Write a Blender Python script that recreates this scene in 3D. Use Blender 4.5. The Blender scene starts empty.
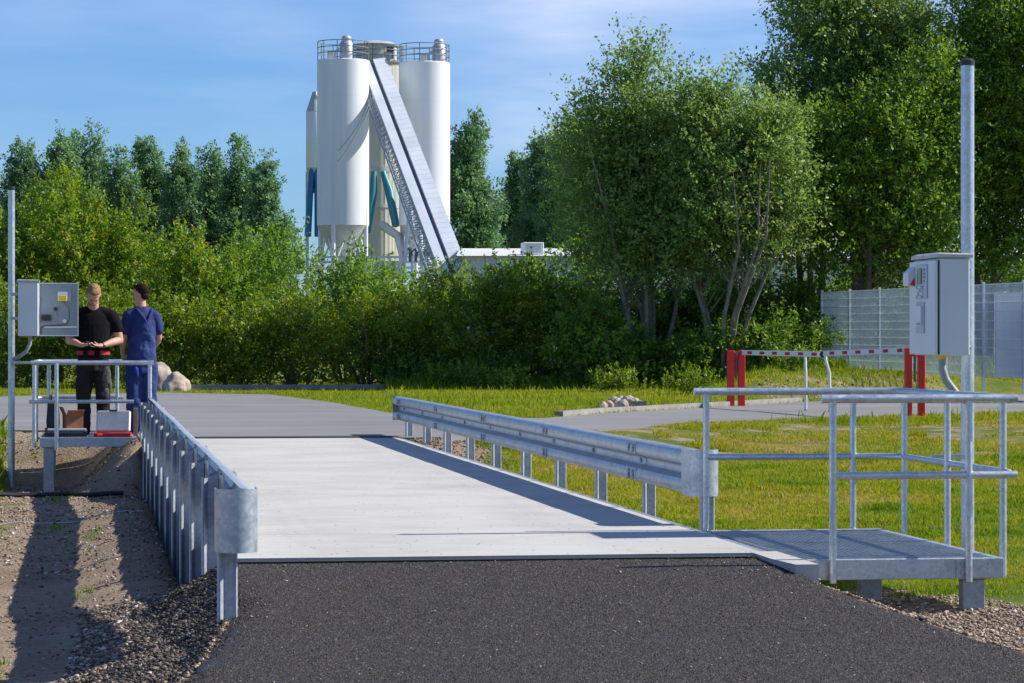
import bpy, bmesh, math, random
import numpy as np
from mathutils import Vector, Matrix, Euler
random.seed(7)
RNG = np.random.default_rng(7)
scn = bpy.context.scene
COL = scn.collection
R = math.radians
F = 2850.0; CX, CY = 512.0, 341.5; H = 1.22; TH = R(8.42)
SI, CO = math.sin(TH), math.cos(TH)

def at(px, d, z=0.0):
    """ground-plan point seen at picture column px at distance d along the view axis"""
    u = (px-CX)/F
    return Vector((d*(SI+CO*u), d*(CO-SI*u), z))
def zat(py, d): return H-(py-CY)*d/F
def gp(px, py, z=0.0):
    d = F*(H-z)/(py-CY)
    return at(px, d, z)

# ------------------------------------------------------------------ tagging
def tag(o, label=None, cat=None, group=None, kind=None):
    if label: o['label'] = label
    if cat: o['category'] = cat
    if group: o['group'] = group
    if kind: o['kind'] = kind
    return o
def empty(name, loc=(0, 0, 0), rz=0):
    o = bpy.data.objects.new(name, None); COL.objects.link(o)
    o.location = loc; o.rotation_euler = (0, 0, rz); o.empty_display_size = .2
    return o
def link(name, me, mat, parent=None):
    o = bpy.data.objects.new(name, me); COL.objects.link(o)
    if mat is not None and not me.materials: me.materials.append(mat)
    if parent: o.parent = parent
    return o
def copy_tree(o, parent=None):
    c = o.copy(); COL.objects.link(c)
    if parent: c.parent = parent
    for ch in [x for x in o.children]: copy_tree(ch, c)
    return c

# ------------------------------------------------------------------ mesh builder
class MB:
    def __init__(s): s.bm = bmesh.new()
    def box(s, c, sz, rot=None, bev=0.0):
        m = Matrix.Translation(c) @ (rot.to_4x4() if rot is not None else Matrix.Identity(4)) @ Matrix.Diagonal((sz[0], sz[1], sz[2], 1))
        r = bmesh.ops.create_cube(s.bm, size=1, matrix=m)
        if bev > 0:
            es = list({e for v in r['verts'] for e in v.link_edges})
            bmesh.ops.bevel(s.bm, geom=es, offset=bev, segments=1, affect='EDGES')
        return s
    def box2(s, a, b, bev=0.0):
        c = [(a[i]+b[i])/2 for i in range(3)]; sz = [abs(b[i]-a[i]) for i in range(3)]
        return s.box(c, sz, None, bev)
    def bar(s, p0, p1, w, h, up=(0, 0, 1)):
        p0 = Vector(p0); p1 = Vector(p1); d = p1-p0; L = d.length; d.normalize()
        x = d.cross(Vector(up));
        if x.length < 1e-4: x = d.cross(Vector((1, 0, 0)))
        x.normalize(); z = x.cross(d)
        rot = Matrix((x, d, z)).transposed()
        return s.box((p0+p1)/2, (w, L, h), rot)
    def cyl(s, p0, p1, r0, r1=None, seg=16, cap=True):
        p0 = Vector(p0); p1 = Vector(p1); r1 = r0 if r1 is None else r1
        return s.tube([p0, p1], [r0, r1], seg, cap)
    def tube(s, pts, rad, seg=10, cap=True):
        pts = [Vector(p) for p in pts]; n = len(pts)
        if not hasattr(rad, '__len__'): rad = [rad]*n
        rings = []; prev = None
        for i, p in enumerate(pts):
            d = (pts[min(i+1, n-1)]-pts[max(i-1, 0)]).normalized()
            if prev is None:
                a = d.cross(Vector((0, 0, 1)))
                if a.length < .05: a = d.cross(Vector((0, 1, 0)))
            else: a = prev-d*prev.dot(d)
            a.normalize(); prev = a; b = d.cross(a)
            rings.append([s.bm.verts.new(p+(a*math.cos(2*math.pi*k/seg)+b*math.sin(2*math.pi*k/seg))*rad[i]) for k in range(seg)])
        for i in range(n-1):
            for k in range(seg):
                f = s.bm.faces.new((rings[i][k], rings[i][(k+1) % seg], rings[i+1][(k+1) % seg], rings[i+1][k])); f.smooth = True
        if cap:
            s.bm.faces.new(rings[0][::-1]); s.bm.faces.new(rings[-1])
        return s
    def lathe(s, prof, c=(0, 0, 0), seg=32, cap=True):
        c = Vector(c); rings = []
        for r, z in prof:
            rings.append([s.bm.verts.new(c+Vector((r*math.cos(2*math.pi*k/seg), r*math.sin(2*math.pi*k/seg), z))) for k in range(seg)])
        for i in range(len(prof)-1):
            for k in range(seg):
                f = s.bm.faces.new((rings[i][k], rings[i][(k+1) % seg], rings[i+1][(k+1) % seg], rings[i+1][k])); f.smooth = True
        if cap:
            if prof[0][0] > 1e-3: s.bm.faces.new(rings[0][::-1])
            if prof[-1][0] > 1e-3: s.bm.faces.new(rings[-1])
        return s
    def loft(s, rings_pts, closed=True, cap=True, smooth=True):
        rs = [[s.bm.verts.new(p) for p in r] for r in rings_pts]; m = len(rs[0])
        for i in range(len(rs)-1):
            for k in range(m if closed else m-1):
                f = s.bm.faces.new((rs[i][k], rs[i][(k+1) % m], rs[i+1][(k+1) % m], rs[i+1][k])); f.smooth = smooth
        if cap and closed:
            s.bm.faces.new(rs[0][::-1]); s.bm.faces.new(rs[-1])
        return s
    def prism(s, poly, z0, z1):
        return s.loft([[(x, y, z0) for x, y in poly], [(x, y, z1) for x, y in poly]], smooth=False)
    def build(s, name, mat, parent=None, sharp=35, recalc=True):
        if recalc: bmesh.ops.recalc_face_normals(s.bm, faces=s.bm.faces)
        me = bpy.data.meshes.new(name); s.bm.to_mesh(me); s.bm.free()
        try: me.set_sharp_from_angle(angle=R(sharp))
        except Exception: pass
        return link(name, me, mat, parent)

# ------------------------------------------------------------------ materials
def newmat(name):
    m = bpy.data.materials.new(name); m.use_nodes = True
    nt = m.node_tree; b = nt.nodes['Principled BSDF']
    return m, nt, b
def N(nt, t, **kw):
    n = nt.nodes.new(t)
    for k, v in kw.items():
        if k in n.inputs: n.inputs[k].default_value = v
        else: setattr(n, k, v)
    return n
def mix(nt, fac, a, b, blend='MIX'):
    n = nt.nodes.new('ShaderNodeMix'); n.data_type = 'RGBA'; n.blend_type = blend
    for i, v in ((0, fac), (6, a), (7, b)):
        if hasattr(v, 'is_linked') or hasattr(v, 'links'): nt.links.new(v, n.inputs[i])
        elif i == 0: n.inputs[0].default_value = v
        else: n.inputs[i].default_value = (*v, 1) if len(v) == 3 else v
    return n.outputs[2]
def ramp(nt, inp, stops):
    n = nt.nodes.new('ShaderNodeValToRGB'); cr = n.color_ramp
    while len(cr.elements) < len(stops): cr.elements.new(.5)
    for e, (p, c) in zip(cr.elements, stops):
        e.position = p; e.color = (*c, 1) if hasattr(c, '__len__') else (c, c, c, 1)
    nt.links.new(inp, n.inputs[0]); return n.outputs[0]
def noise(nt, scale, detail=4, vec=None, rough=.55):
    n = N(nt, 'ShaderNodeTexNoise'); n.inputs['Scale'].default_value = scale; n.inputs['Detail'].default_value = detail
    n.inputs['Roughness'].default_value = rough
    if vec is not None: nt.links.new(vec, n.inputs['Vector'])
    return n.outputs['Fac']
def pos(nt): return N(nt, 'ShaderNodeNewGeometry').outputs['Position']
def objco(nt): return N(nt, 'ShaderNodeTexCoord').outputs['Object']
def bump(nt, b, h, strength, dist):
    n = N(nt, 'ShaderNodeBump'); n.inputs['Strength'].default_value = strength; n.inputs['Distance'].default_value = dist
    nt.links.new(h, n.inputs['Height']); nt.links.new(n.outputs[0], b.inputs['Normal'])
def vor(nt, scale, vec, feat='F1'):
    n = N(nt, 'ShaderNodeTexVoronoi'); n.feature = feat; n.inputs['Scale'].default_value = scale
    nt.links.new(vec, n.inputs['Vector']); return n

def plain(name, col, rough=.5, metal=0, var=.12, vs=8, bmp=0, spec=.5):
    m, nt, b = newmat(name); co = objco(nt)
    f = noise(nt, vs, 5, co)
    c = ramp(nt, f, [(.3, tuple(x*(1-var) for x in col)), (.7, tuple(min(1, x*(1+var)) for x in col))])
    nt.links.new(c, b.inputs['Base Color']); b.inputs['Roughness'].default_value = rough
    b.inputs['Metallic'].default_value = metal; b.inputs['Specular IOR Level'].default_value = spec
    if bmp: bump(nt, b, noise(nt, vs*4, 4, co), .5, bmp)
    return m
def galv(name, col=(.50, .535, .565), rough=.42, metal=.75, streak=1.0):
    m, nt, b = newmat(name); co = pos(nt)
    v = vor(nt, 55, co); f = noise(nt, 5, 6, co, .65)
    c1 = ramp(nt, v.outputs['Color'], [(.1, tuple(x*.86 for x in col)), (.9, tuple(min(1, x*1.12) for x in col))])
    c2 = ramp(nt, f, [(.30, (.74, .75, .76)), (.50, (1, 1, 1)), (.72, (1.12, 1.12, 1.1))])
    c = mix(nt, .9*streak, c1, c2, 'MULTIPLY')
    nt.links.new(c, b.inputs['Base Color']); b.inputs['Metallic'].default_value = metal
    rr = ramp(nt, noise(nt, 14, 4, co), [(.3, rough-.08), (.7, rough+.14)])
    nt.links.new(rr, b.inputs['Roughness'])
    bump(nt, b, f, .15, .01)
    return m
M = {}
M['galv'] = galv('galvanised steel')
M['galv_post'] = galv('galvanised post', (.44, .47, .51), .5, .45)
M['galv_dark'] = galv('weathered galvanised steel', (.36, .39, .42), .5, .7)
M['tube'] = galv('galvanised tube', (.58, .62, .66), .36, .75, .7)
M['wire'] = plain('bright zinc wire', (.82, .83, .84), .4, .1, .05, 2)
M['cabinet'] = plain('cabinet paint light grey', (.68, .70, .71), .38, 0, .05, 3)
M['cabinet_in'] = plain('cabinet inner grey', (.25, .30, .34), .45, .1, .08, 6)
M['seal'] = plain('black rubber', (.015, .015, .016), .6)
M['black'] = plain('black plastic', (.02, .02, .022), .45)
M['grey_plastic'] = plain('grey plastic', (.30, .31, .32), .5)
M['keypad'] = plain('keypad light blue', (.42, .50, .56), .4)
M['lcd'] = plain('green display', (.10, .17, .03), .15, 0, .2, 30)
M['yellow'] = plain('yellow label', (.80, .55, .03), .5)
M['red'] = plain('red paint', (.74, .012, .010), .35, 0, .12, 5)
M['white_paint'] = plain('white paint', (.72, .73, .72), .4, 0, .05, 5)
M['alu'] = plain('dull aluminium', (.50, .50, .49), .45, .6, .12, 9)
M['cardboard'] = plain('brown cardboard', (.30, .13, .065), .85, 0, .15, 12)
M['wood'] = plain('raw wood', (.33, .20, .11), .75, 0, .2, 15)
M['skin'] = plain('skin', (.56, .30, .20), .5, 0, .10, 10)
M['blond'] = plain('blond hair', (.27, .15, .065), .7, 0, .3, 60, .004)
M['beard'] = plain('stubble', (.28, .135, .075), .8, 0, .2, 60)
M['dark_hair'] = plain('dark brown hair', (.022, .013, .009), .8, 0, .3, 60, 0, .1)
M['eye'] = plain('eye', (.05, .04, .035), .2)
M['lip'] = plain('lip', (.42, .17, .13), .5)
M['tshirt'] = plain('black cotton', (.007, .006, .009), .9, 0, .3, 7, .008, .15)
M['trousers'] = plain('dark work trousers', (.020, .019, .018), .9, 0, .35, 4, .02, .2)
M['trouser_pocket'] = plain('grey canvas pocket', (.085, .08, .07), .9, 0, .3, 9, .01)
M['belt'] = plain('red belt', (.42, .015, .015), .7, 0, .3, 20)
M['boots'] = plain('black leather', (.015, .013, .013), .5)
M['navy'] = plain('navy cotton', (.012, .024, .125), .85, 0, .25, 7, .012)
M['bluecloth'] = plain('bright blue cloth', (.01, .03, .30), .8)
def dungaree():
    m, nt, b = newmat('dusty blue dungarees'); co = objco(nt)
    f = noise(nt, 4.5, 6, co, .7)
    c = ramp(nt, f, [(.35, (.012, .026, .12)), (.60, (.022, .045, .17)), (.80, (.10, .15, .27))])
    nt.links.new(c, b.inputs['Base Color']); b.inputs['Roughness'].default_value = .9
    bump(nt, b, noise(nt, 9, 4, co), .6, .02)
    return m
M['dungaree'] = dungaree()
M['silo'] = None
def silo_mat(name, col, ribs=0, streak=.10):
    m, nt, b = newmat(name); co = objco(nt)
    mp = N(nt, 'ShaderNodeMapping'); nt.links.new(co, mp.inputs[0]); mp.inputs['Scale'].default_value = (2.2, 2.2, .12)
    f = noise(nt, 1.2, 6, mp.outputs[0], .6)
    c = ramp(nt, f, [(.3, tuple(x*(1-streak) for x in col)), (.65, col)])
    sx = N(nt, 'ShaderNodeSeparateXYZ'); nt.links.new(co, sx.inputs[0])
    wv = N(nt, 'ShaderNodeMath', operation='FRACT'); dv = N(nt, 'ShaderNodeMath', operation='DIVIDE'); dv.inputs[1].default_value = 2.3
    nt.links.new(sx.outputs['Z'], dv.inputs[0]); nt.links.new(dv.outputs[0], wv.inputs[0])
    l = ramp(nt, wv.outputs[0], [(0, .95), (.012, .95), (.02, 1.0)])
    c = mix(nt, 1.0, c, l, 'MULTIPLY')
    nt.links.new(c, b.inputs['Base Color']); b.inputs['Roughness'].default_value = .42
    return m
M['silo'] = silo_mat('white silo coating', (.765, .785, .82), streak=.12)
M['silo_cream'] = silo_mat('cream cladding', (.60, .58, .50), streak=.2)
M['silo_blue'] = plain('blue plastic hose', (.01, .13, .32), .4)
M['silo_teal'] = plain('teal chute', (.02, .20, .26), .45)
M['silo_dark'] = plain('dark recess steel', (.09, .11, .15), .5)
M['silo_grey'] = plain('grey steelwork', (.50, .51, .50), .5, .2, .15, 2)
M['belt_cover'] = plain('grey conveyor cover', (.62, .66, .70), .5, .05, .10, .6)
M['steel_dark'] = plain('dark grey steel', (.16, .17, .18), .6)
M['warehouse'] = plain('grey white wall', (.72, .71, .66), .7, 0, .08, .3)
M['warehouse_roof'] = plain('pale roof sheet', (.66, .66, .64), .5, 0, .06, .3)

def concrete():
    m, nt, b = newmat('brushed concrete'); co = pos(nt)
    f = noise(nt, .9, 6, co, .6); g = noise(nt, 60, 3, co)
    c = ramp(nt, f, [(.3, (.43, .42, .39)), (.55, (.51, .50, .475)), (.75, (.545, .54, .515))])
    mp = N(nt, 'ShaderNodeMapping'); nt.links.new(co, mp.inputs[0]); mp.inputs['Scale'].default_value = (.5, 9, 1)
    st = noise(nt, 4, 5, mp.outputs[0], .7)
    c = mix(nt, .8, c, ramp(nt, st, [(.3, (.78, .77, .75)), (.6, (1, 1, 1))]), 'MULTIPLY')
    mv = N(nt, 'ShaderNodeMapping'); nt.links.new(co, mv.inputs[0]); mv.inputs['Scale'].default_value = (1, .45, 1)
    v = vor(nt, 15, mv.outputs[0])
    sp = ramp(nt, v.outputs['Distance'], [(0, 1), (.10, 1), (.15, 0)])
    msk = ramp(nt, noise(nt, 3.1, 5, co), [(.46, 0), (.54, 1)])
    mm = mix(nt, 1.0, sp, msk, 'MULTIPLY')
    c = mix(nt, mm, c, (.10, .095, .09))
    c = mix(nt, .5, c, ramp(nt, g, [(.3, (.82, .82, .82)), (.7, (1.08, 1.08, 1.08))]), 'MULTIPLY')
    sx = N(nt, 'ShaderNodeSeparateXYZ'); nt.links.new(co, sx.inputs[0])
    wp = ramp(nt, sx.outputs['X'], [(0, 0), (1, 1)]); mr = N(nt, 'ShaderNodeMapRange'); mr.inputs['From Min'].default_value = .7; mr.inputs['From Max'].default_value = 3.9; nt.links.new(sx.outputs['X'], mr.inputs['Value'])
    wp = ramp(nt, mr.outputs[0], [(.08, 0), (.20, 1), (.30, 0), (.66, 0), (.78, 1), (.90, 0)])
    ms = N(nt, 'ShaderNodeMapping'); nt.links.new(co, ms.inputs[0]); ms.inputs['Scale'].default_value = (3, .25, 1)
    wn = ramp(nt, noise(nt, 2.5, 5, ms.outputs[0], .7), [(.35, 0), (.7, .34)])
    c = mix(nt, mix(nt, 1, wp, wn, 'MULTIPLY'), c, (.30, .285, .26))
    stn = ramp(nt, noise(nt, .45, 4, co), [(.62, 0), (.75, .35)])
    c = mix(nt, stn, c, (.46, .38, .27))
    nt.links.new(c, b.inputs['Base Color']); b.inputs['Roughness'].default_value = .88
    bump(nt, b, g, .35, .004)
    return m
M['concrete'] = concrete()
def asphalt_new():
    m, nt, b = newmat('coarse new asphalt'); co = pos(nt)
    v = vor(nt, 62, co); v2 = vor(nt, 140, co); f = noise(nt, 120, 3, co, .7); big = noise(nt, .9, 6, co, .65)
    c = ramp(nt, v.outputs['Color'], [(.0, (.012, .0105, .0105)), (.45, (.030, .0265, .0265)), (.8, (.062, .055, .054)), (.97, (.13, .115, .11))])
    c = mix(nt, .5, c, ramp(nt, v2.outputs['Color'], [(.2, (.4, .4, .4)), (.8, (1.7, 1.65, 1.65))]), 'MULTIPLY')
    c = mix(nt, .8, c, ramp(nt, big, [(.35, (.62, .62, .63)), (.65, (1.3, 1.26, 1.24))]), 'MULTIPLY')
    w = vor(nt, 4.5, co); ww = ramp(nt, w.outputs['Distance'], [(0, 1), (.03, 1), (.04, 0)])
    c = mix(nt, ww, c, (.42, .39, .35))
    nt.links.new(c, b.inputs['Base Color']); b.inputs['Roughness'].default_value = .6
    inv = N(nt, 'ShaderNodeMath', operation='SUBTRACT'); inv.inputs[0].default_value = 1; nt.links.new(v.outputs['Distance'], inv.inputs[1])
    ad = N(nt, 'ShaderNodeMath', operation='ADD'); nt.links.new(inv.outputs[0], ad.inputs[0]); nt.links.new(f, ad.inputs[1])
    bump(nt, b, ad.outputs[0], 1.0, .03)
    return m
M['asphalt'] = asphalt_new()
def asphalt_old():
    m, nt, b = newmat('grey road asphalt'); co = pos(nt)
    f = noise(nt, .35, 6, co, .6); g = noise(nt, 40, 3, co)
    mp = N(nt, 'ShaderNodeMapping'); nt.links.new(co, mp.inputs[0]); mp.inputs['Scale'].default_value = (.12, 1.2, 1)
    tr = noise(nt, .8, 5, mp.outputs[0], .6)
    c = ramp(nt, f, [(.3, (.17, .165, .163)), (.7, (.225, .22, .215))])
    c = mix(nt, .7, c, ramp(nt, tr, [(.3, (.82, .82, .83)), (.65, (1.12, 1.12, 1.1))]), 'MULTIPLY')
    c = mix(nt, .6, c, ramp(nt, g, [(.3, (.75, .75, .75)), (.7, (1.2, 1.2, 1.2))]), 'MULTIPLY')
    nt.links.new(c, b.inputs['Base Color']); b.inputs['Roughness'].default_value = .85
    bump(nt, b, g, .5, .006)
    return m
M['road'] = asphalt_old()
def ground_mat():
    m, nt, b = newmat('soil and turf'); co = pos(nt)
    at_ = N(nt, 'ShaderNodeAttribute'); at_.attribute_name = 'turf'
    f = noise(nt, 1.1, 7, co, .65); g = noise(nt, 30, 5, co, .7); v = vor(nt, 26, co)
    soil = ramp(nt, f, [(.3, (.28, .195, .13)), (.5, (.38, .285, .195)), (.7, (.46, .365, .265))])
    soil = mix(nt, .8, soil, ramp(nt, g, [(.25, (.55, .55, .55)), (.7, (1.3, 1.3, 1.3))]), 'MULTIPLY')
    peb = ramp(nt, v.outputs['Distance'], [(0, 1), (.12, .9), (.24, 0)])
    soil = mix(nt, mix(nt, 1, peb, ramp(nt, noise(nt, 9, 3, co), [(.45, 0), (.55, 1)]), 'MULTIPLY'), soil, (.46, .42, .37))
    turf = ramp(nt, noise(nt, .8, 6, co, .7), [(.3, (.08, .14, .016)), (.5, (.18, .21, .027)), (.7, (.28, .225, .06))])
    turf = mix(nt, .8, turf, ramp(nt, g, [(.25, (.5, .5, .5)), (.7, (1.3, 1.3, 1.3))]), 'MULTIPLY')
    ad = N(nt, 'ShaderNodeMath', operation='ADD'); nt.links.new(at_.outputs['Fac'], ad.inputs[0])
    sc = N(nt, 'ShaderNodeMath', operation='MULTIPLY_ADD'); nt.links.new(noise(nt, 1.7, 6, co, .7), sc.inputs[0]); sc.inputs[1].default_value = 1.4; sc.inputs[2].default_value = -.7
    nt.links.new(sc.outputs[0], ad.inputs[1])
    fac = ramp(nt, ad.outputs[0], [(.42, 0), (.58, 1)])
    c = mix(nt, fac, soil, turf)
    nt.links.new(c, b.inputs['Base Color']); b.inputs['Roughness'].default_value = .95; b.inputs['Specular IOR Level'].default_value = .2
    ad2 = N(nt, 'ShaderNodeMath', operation='ADD'); nt.links.new(g, ad2.inputs[0]); nt.links.new(f, ad2.inputs[1])
    bump(nt, b, ad2.outputs[0], 1.0, .06)
    return m
M['ground'] = ground_mat()
def leaf_mat(name, stops, trans=.38, rough=.5, spec=.35):
    m, nt, b = newmat(name)
    a = N(nt, 'ShaderNodeAttribute'); a.attribute_name = 'v'
    c = ramp(nt, a.outputs['Fac'], stops)
    nt.links.new(c, b.inputs['Base Color']); b.inputs['Roughness'].default_value = rough
    b.inputs['Specular IOR Level'].default_value = spec
    t = N(nt, 'ShaderNodeBsdfTranslucent')
    hs = N(nt, 'ShaderNodeHueSaturation'); hs.inputs['Value'].default_value = 1.5; hs.inputs['Saturation'].default_value = 1.1; hs.inputs['Hue'].default_value = .485
    nt.links.new(c, hs.inputs['Color']); nt.links.new(hs.outputs[0], t.inputs['Color'])
    mx = N(nt, 'ShaderNodeMixShader'); mx.inputs[0].default_value = trans
    nt.links.new(b.outputs[0], mx.inputs[1]); nt.links.new(t.outputs[0], mx.inputs[2])
    nt.links.new(mx.outputs[0], nt.nodes['Material Output'].inputs['Surface'])
    return m
M['leaf_maple'] = leaf_mat('maple leaves', [(0, (0.056, 0.124, 0.015)), (.5, (0.160, 0.284, 0.026)), (.85, (0.322, 0.381, 0.031)), (1, (0.378, 0.248, 0.043))])
M['leaf_hedge'] = leaf_mat('hedge leaves', [(0, (0.061, 0.123, 0.014)), (.6, (0.174, 0.268, 0.023)), (1, (0.350, 0.406, 0.043))])
M['leaf_light'] = leaf_mat('light green leaves', [(0, (0.067, 0.149, 0.020)), (.5, (0.162, 0.298, 0.038)), (1, (0.284, 0.429, 0.058))])
M['leaf_willow'] = leaf_mat('willow leaves', [(0, (0.086, 0.157, 0.041)), (.5, (0.183, 0.289, 0.067)), (1, (0.341, 0.470, 0.122))])
M['leaf_dark'] = leaf_mat('alder leaves', [(0, (0.071, 0.155, 0.022)), (.6, (0.164, 0.281, 0.034)), (1, (0.289, 0.427, 0.056))])
M['leaf_poplar'] = leaf_mat('poplar leaves', [(0, (0.078, 0.167, 0.074)), (.6, (0.160, 0.289, 0.120)), (1, (0.276, 0.433, 0.185))])  # greyish green, with the bluish distance haze put into the leaf colour
M['bark_pale'] = plain('pale bark', (.24, .21, .165), .9, 0, .3, 6, .02)
M['bark'] = plain('bark', (.13, .105, .08), .9, 0, .3, 6, .02)
M['grass'] = leaf_mat('grass blades', [(0, (.06, .15, .012)), (.4, (.19, .28, .02)), (.65, (.36, .345, .035)), (.85, (.44, .33, .09)), (1, (.50, .40, .19))], .35, .6, .2)
M['stone'] = None
def stone_mat(name, stops, usev=True):
    m, nt, b = newmat(name); a = N(nt, 'ShaderNodeAttribute'); a.attribute_name = 'v'
    c = ramp(nt, a.outputs['Fac'], stops) if usev else ramp(nt, noise(nt, 3, 6, objco(nt), .65), stops)
    c = mix(nt, .6, c, ramp(nt, noise(nt, 25, 4, pos(nt)), [(.3, (.65, .65, .65)), (.7, (1.2, 1.2, 1.2))]), 'MULTIPLY')
    nt.links.new(c, b.inputs['Base Color']); b.inputs['Roughness'].default_value = .85
    bump(nt, b, noise(nt, 20, 5, pos(nt)), .5, .01)
    return m
M['stone'] = stone_mat('mixed gravel', [(0, (.06, .045, .034)), (.35, (.18, .125, .085)), (.7, (.36, .27, .19)), (.93, (.50, .42, .34)), (1, (.70, .67, .62))])
M['crumb'] = stone_mat('asphalt crumbs', [(0, (.018, .015, .014)), (.6, (.055, .047, .042)), (1, (.20, .165, .135))])
M['aggregate'] = stone_mat('aggregate', [(0, (.014, .012, .012)), (.6, (.040, .034, .034)), (.93, (.105, .090, .086)), (1, (.34, .31, .27))])
M['boulder'] = stone_mat('granite boulder', [(.3, (.26, .20, .16)), (.5, (.40, .33, .27)), (.7, (.50, .45, .40))], False)
M['kerb'] = plain('pale kerb stone', (.27, .255, .23), .9, 0, .2, 4, .01)

# ------------------------------------------------------------------ noise + terrain
def vnoise(x, y, s, seed=0):
    x = np.asarray(x)/s+seed*17.3; y = np.asarray(y)/s+seed*9.1
    xi = np.floor(x); yi = np.floor(y); xf = x-xi; yf = y-yi
    xf = xf*xf*(3-2*xf); yf = yf*yf*(3-2*yf)
    def h(a, b):
        v = np.sin(a*127.1+b*311.7+seed*5.3)*43758.5453; return v-np.floor(v)
    return (h(xi, yi)*(1-xf)+h(xi+1, yi)*xf)*(1-yf)+(h(xi, yi+1)*(1-xf)+h(xi+1, yi+1)*xf)*yf
def fbm(x, y, s, seed=0, o=4):
    t = 0; a = .5
    for k in range(o): t = t+a*vnoise(x, y, s/2**k, seed+k); a *= .5
    return t/(1-.5**o)
def ss(x, a, b):
    t = np.clip((np.asarray(x, float)-a)/(b-a), 0, 1); return t*t*(3-2*t)
def ramp_z(Y): t = np.maximum(0, 16.1-np.asarray(Y, float)); return -np.minimum(.42, .035*t+.012*np.minimum(t, 3)**1.5)
RL = np.array([(2, -.3), (9, .0), (11.3, .27), (12.3, .40), (13.2, .56), (14, .68), (16.1, .735)])
RR = np.array([(2, 5.4), (9, 4.9), (12.6, 4.27), (14.2, 3.98), (15.0, 3.86), (16.1, 3.75)])
def road_poly():
    up = [(-40, 398), (60, 394.5), (160, 392.5), (270, 394.5), (330, 402), (392, 413), (460, 418), (544, 418), (600, 413.5), (690, 408.5), (800, 402), (950, 396), (1200, 387)]
    lo = [(1200, 404), (1024, 413), (800, 419), (690, 423), (600, 430), (540, 434), (490, 437.5), (440, 441)]
    P = [gp(a, b) for a, b in up]+[gp(a, b) for a, b in lo]
    pts = [(p.x, p.y) for p in P]
    pts += [(4.5, 36.04), (.62, 36.04), (.60, 39.3), (-1.0, 39.8), (-3.0, 40.6), (-9, 41.5)]
    return pts
ROAD = road_poly()
def inpoly(X, Y, poly):
    X = np.asarray(X, float); Y = np.asarray(Y, float); r = np.zeros(X.shape, bool); n = len(poly)
    for i in range(n):
        x0, y0 = poly[i]; x1, y1 = poly[(i+1) % n]
        c = ((y0 > Y) != (y1 > Y))
        with np.errstate(divide='ignore', invalid='ignore'):
            xx = (x1-x0)*(Y-y0)/(y1-y0+1e-12)+x0
        r ^= c & (X < xx)
    return r
def polydist(X, Y, poly):
    d = np.full(np.asarray(X).shape, 1e9); n = len(poly)
    for i in range(n):
        x0, y0 = poly[i]; x1, y1 = poly[(i+1) % n]; dx, dy = x1-x0, y1-y0
        t = np.clip(((X-x0)*dx+(Y-y0)*dy)/(dx*dx+dy*dy+1e-9), 0, 1)
        d = np.minimum(d, np.hypot(X-x0-t*dx, Y-y0-t*dy))
    return d
def ground_z(X, Y, detail=True):
    X = np.asarray(X, float); Y = np.asarray(Y, float)
    n1 = fbm(X, Y, 1.2, 1)-.5; n2 = fbm(X, Y, .35, 2, 3)-.5
    # left of the bridge
    gl = -.42-.13*ss(Y, 14.5, 20)-.13*ss(Y, 28, 35)+.13*ss(X, -.25, .35)*(1-ss(Y, 30, 36))
    gl = gl+(.62)*ss(Y, 38.2, 40.4)
    # right of the bridge
    gr = -.30-.05*ss(Y, 17, 22)+.33*ss(Y, 30, 46)
    gr = gr+.0*X
    far = .50*ss(X/np.maximum(Y, 1), .21, .245)*ss(Y, 54, 59)
    w = ss(X, .6, 4.0)
    g = gl*(1-w)+gr*w
    g = g*(1-ss(Y, 44, 47))+far*ss(Y, 44, 47)
    # fill banked against the ramp
    rl = np.interp(Y, RL[:, 0], RL[:, 1]); rr = np.interp(Y, RR[:, 0], RR[:, 1])
    near = 1-ss(Y, 15.9, 19.0)
    rz = ramp_z(np.minimum(Y, 16.1))
    bl = rz-.03-np.clip((rl-X), 0, 9)*.62-.0+.10*(fbm(X, Y, .4, 77, 3)-.5)*ss(rl-X, .05, .3)
    br = rz-.03-np.clip((X-rr), 0, 9)*.42
    sideL = (X < 2.2)
    fill = np.where(sideL, bl, br)
    fill = np.where((X > rl-.02) & (X < rr+.02), rz-.06, fill)
    g2 = np.maximum(g, fill-(1-near)*1.0)
    g2 = np.where((Y < 16.1) & (X > rl) & (X < rr), rz-.06, g2)
    # pit under the bridge
    und = ss(X, .55, .72)*(1-ss(X, 3.9, 4.0))*ss(Y, 16.15, 17)*(1-ss(Y, 35.9, 36))
    g2 = g2*(1-und)+(-.75)*und
    rough = np.where(Y < 50, 1, .4)
    if detail: g2 = g2+(n1*.05+n2*.028)*rough+np.where((X < .75) & (Y < 40), (fbm(X, Y, .22, 90, 3)-.5)*.045, 0)
    # under the road
    rd = polydist(X, Y, ROAD); ins = inpoly(X, Y, ROAD)
    b = np.where(ins, 1.0, np.clip(1-rd/np.where(X < 3, .9, 1.6), 0, 1)); b = b*b*(3-2*b)
    g2 = g2*(1-b)+np.where(ins, -.06, -.015)*b
    und2 = ((X > .6) & (X < 4.0) & (Y > 16.1) & (Y < 36.0))
    g2 = np.where(und2, np.minimum(g2, -.42), g2)
    return g2
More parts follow.
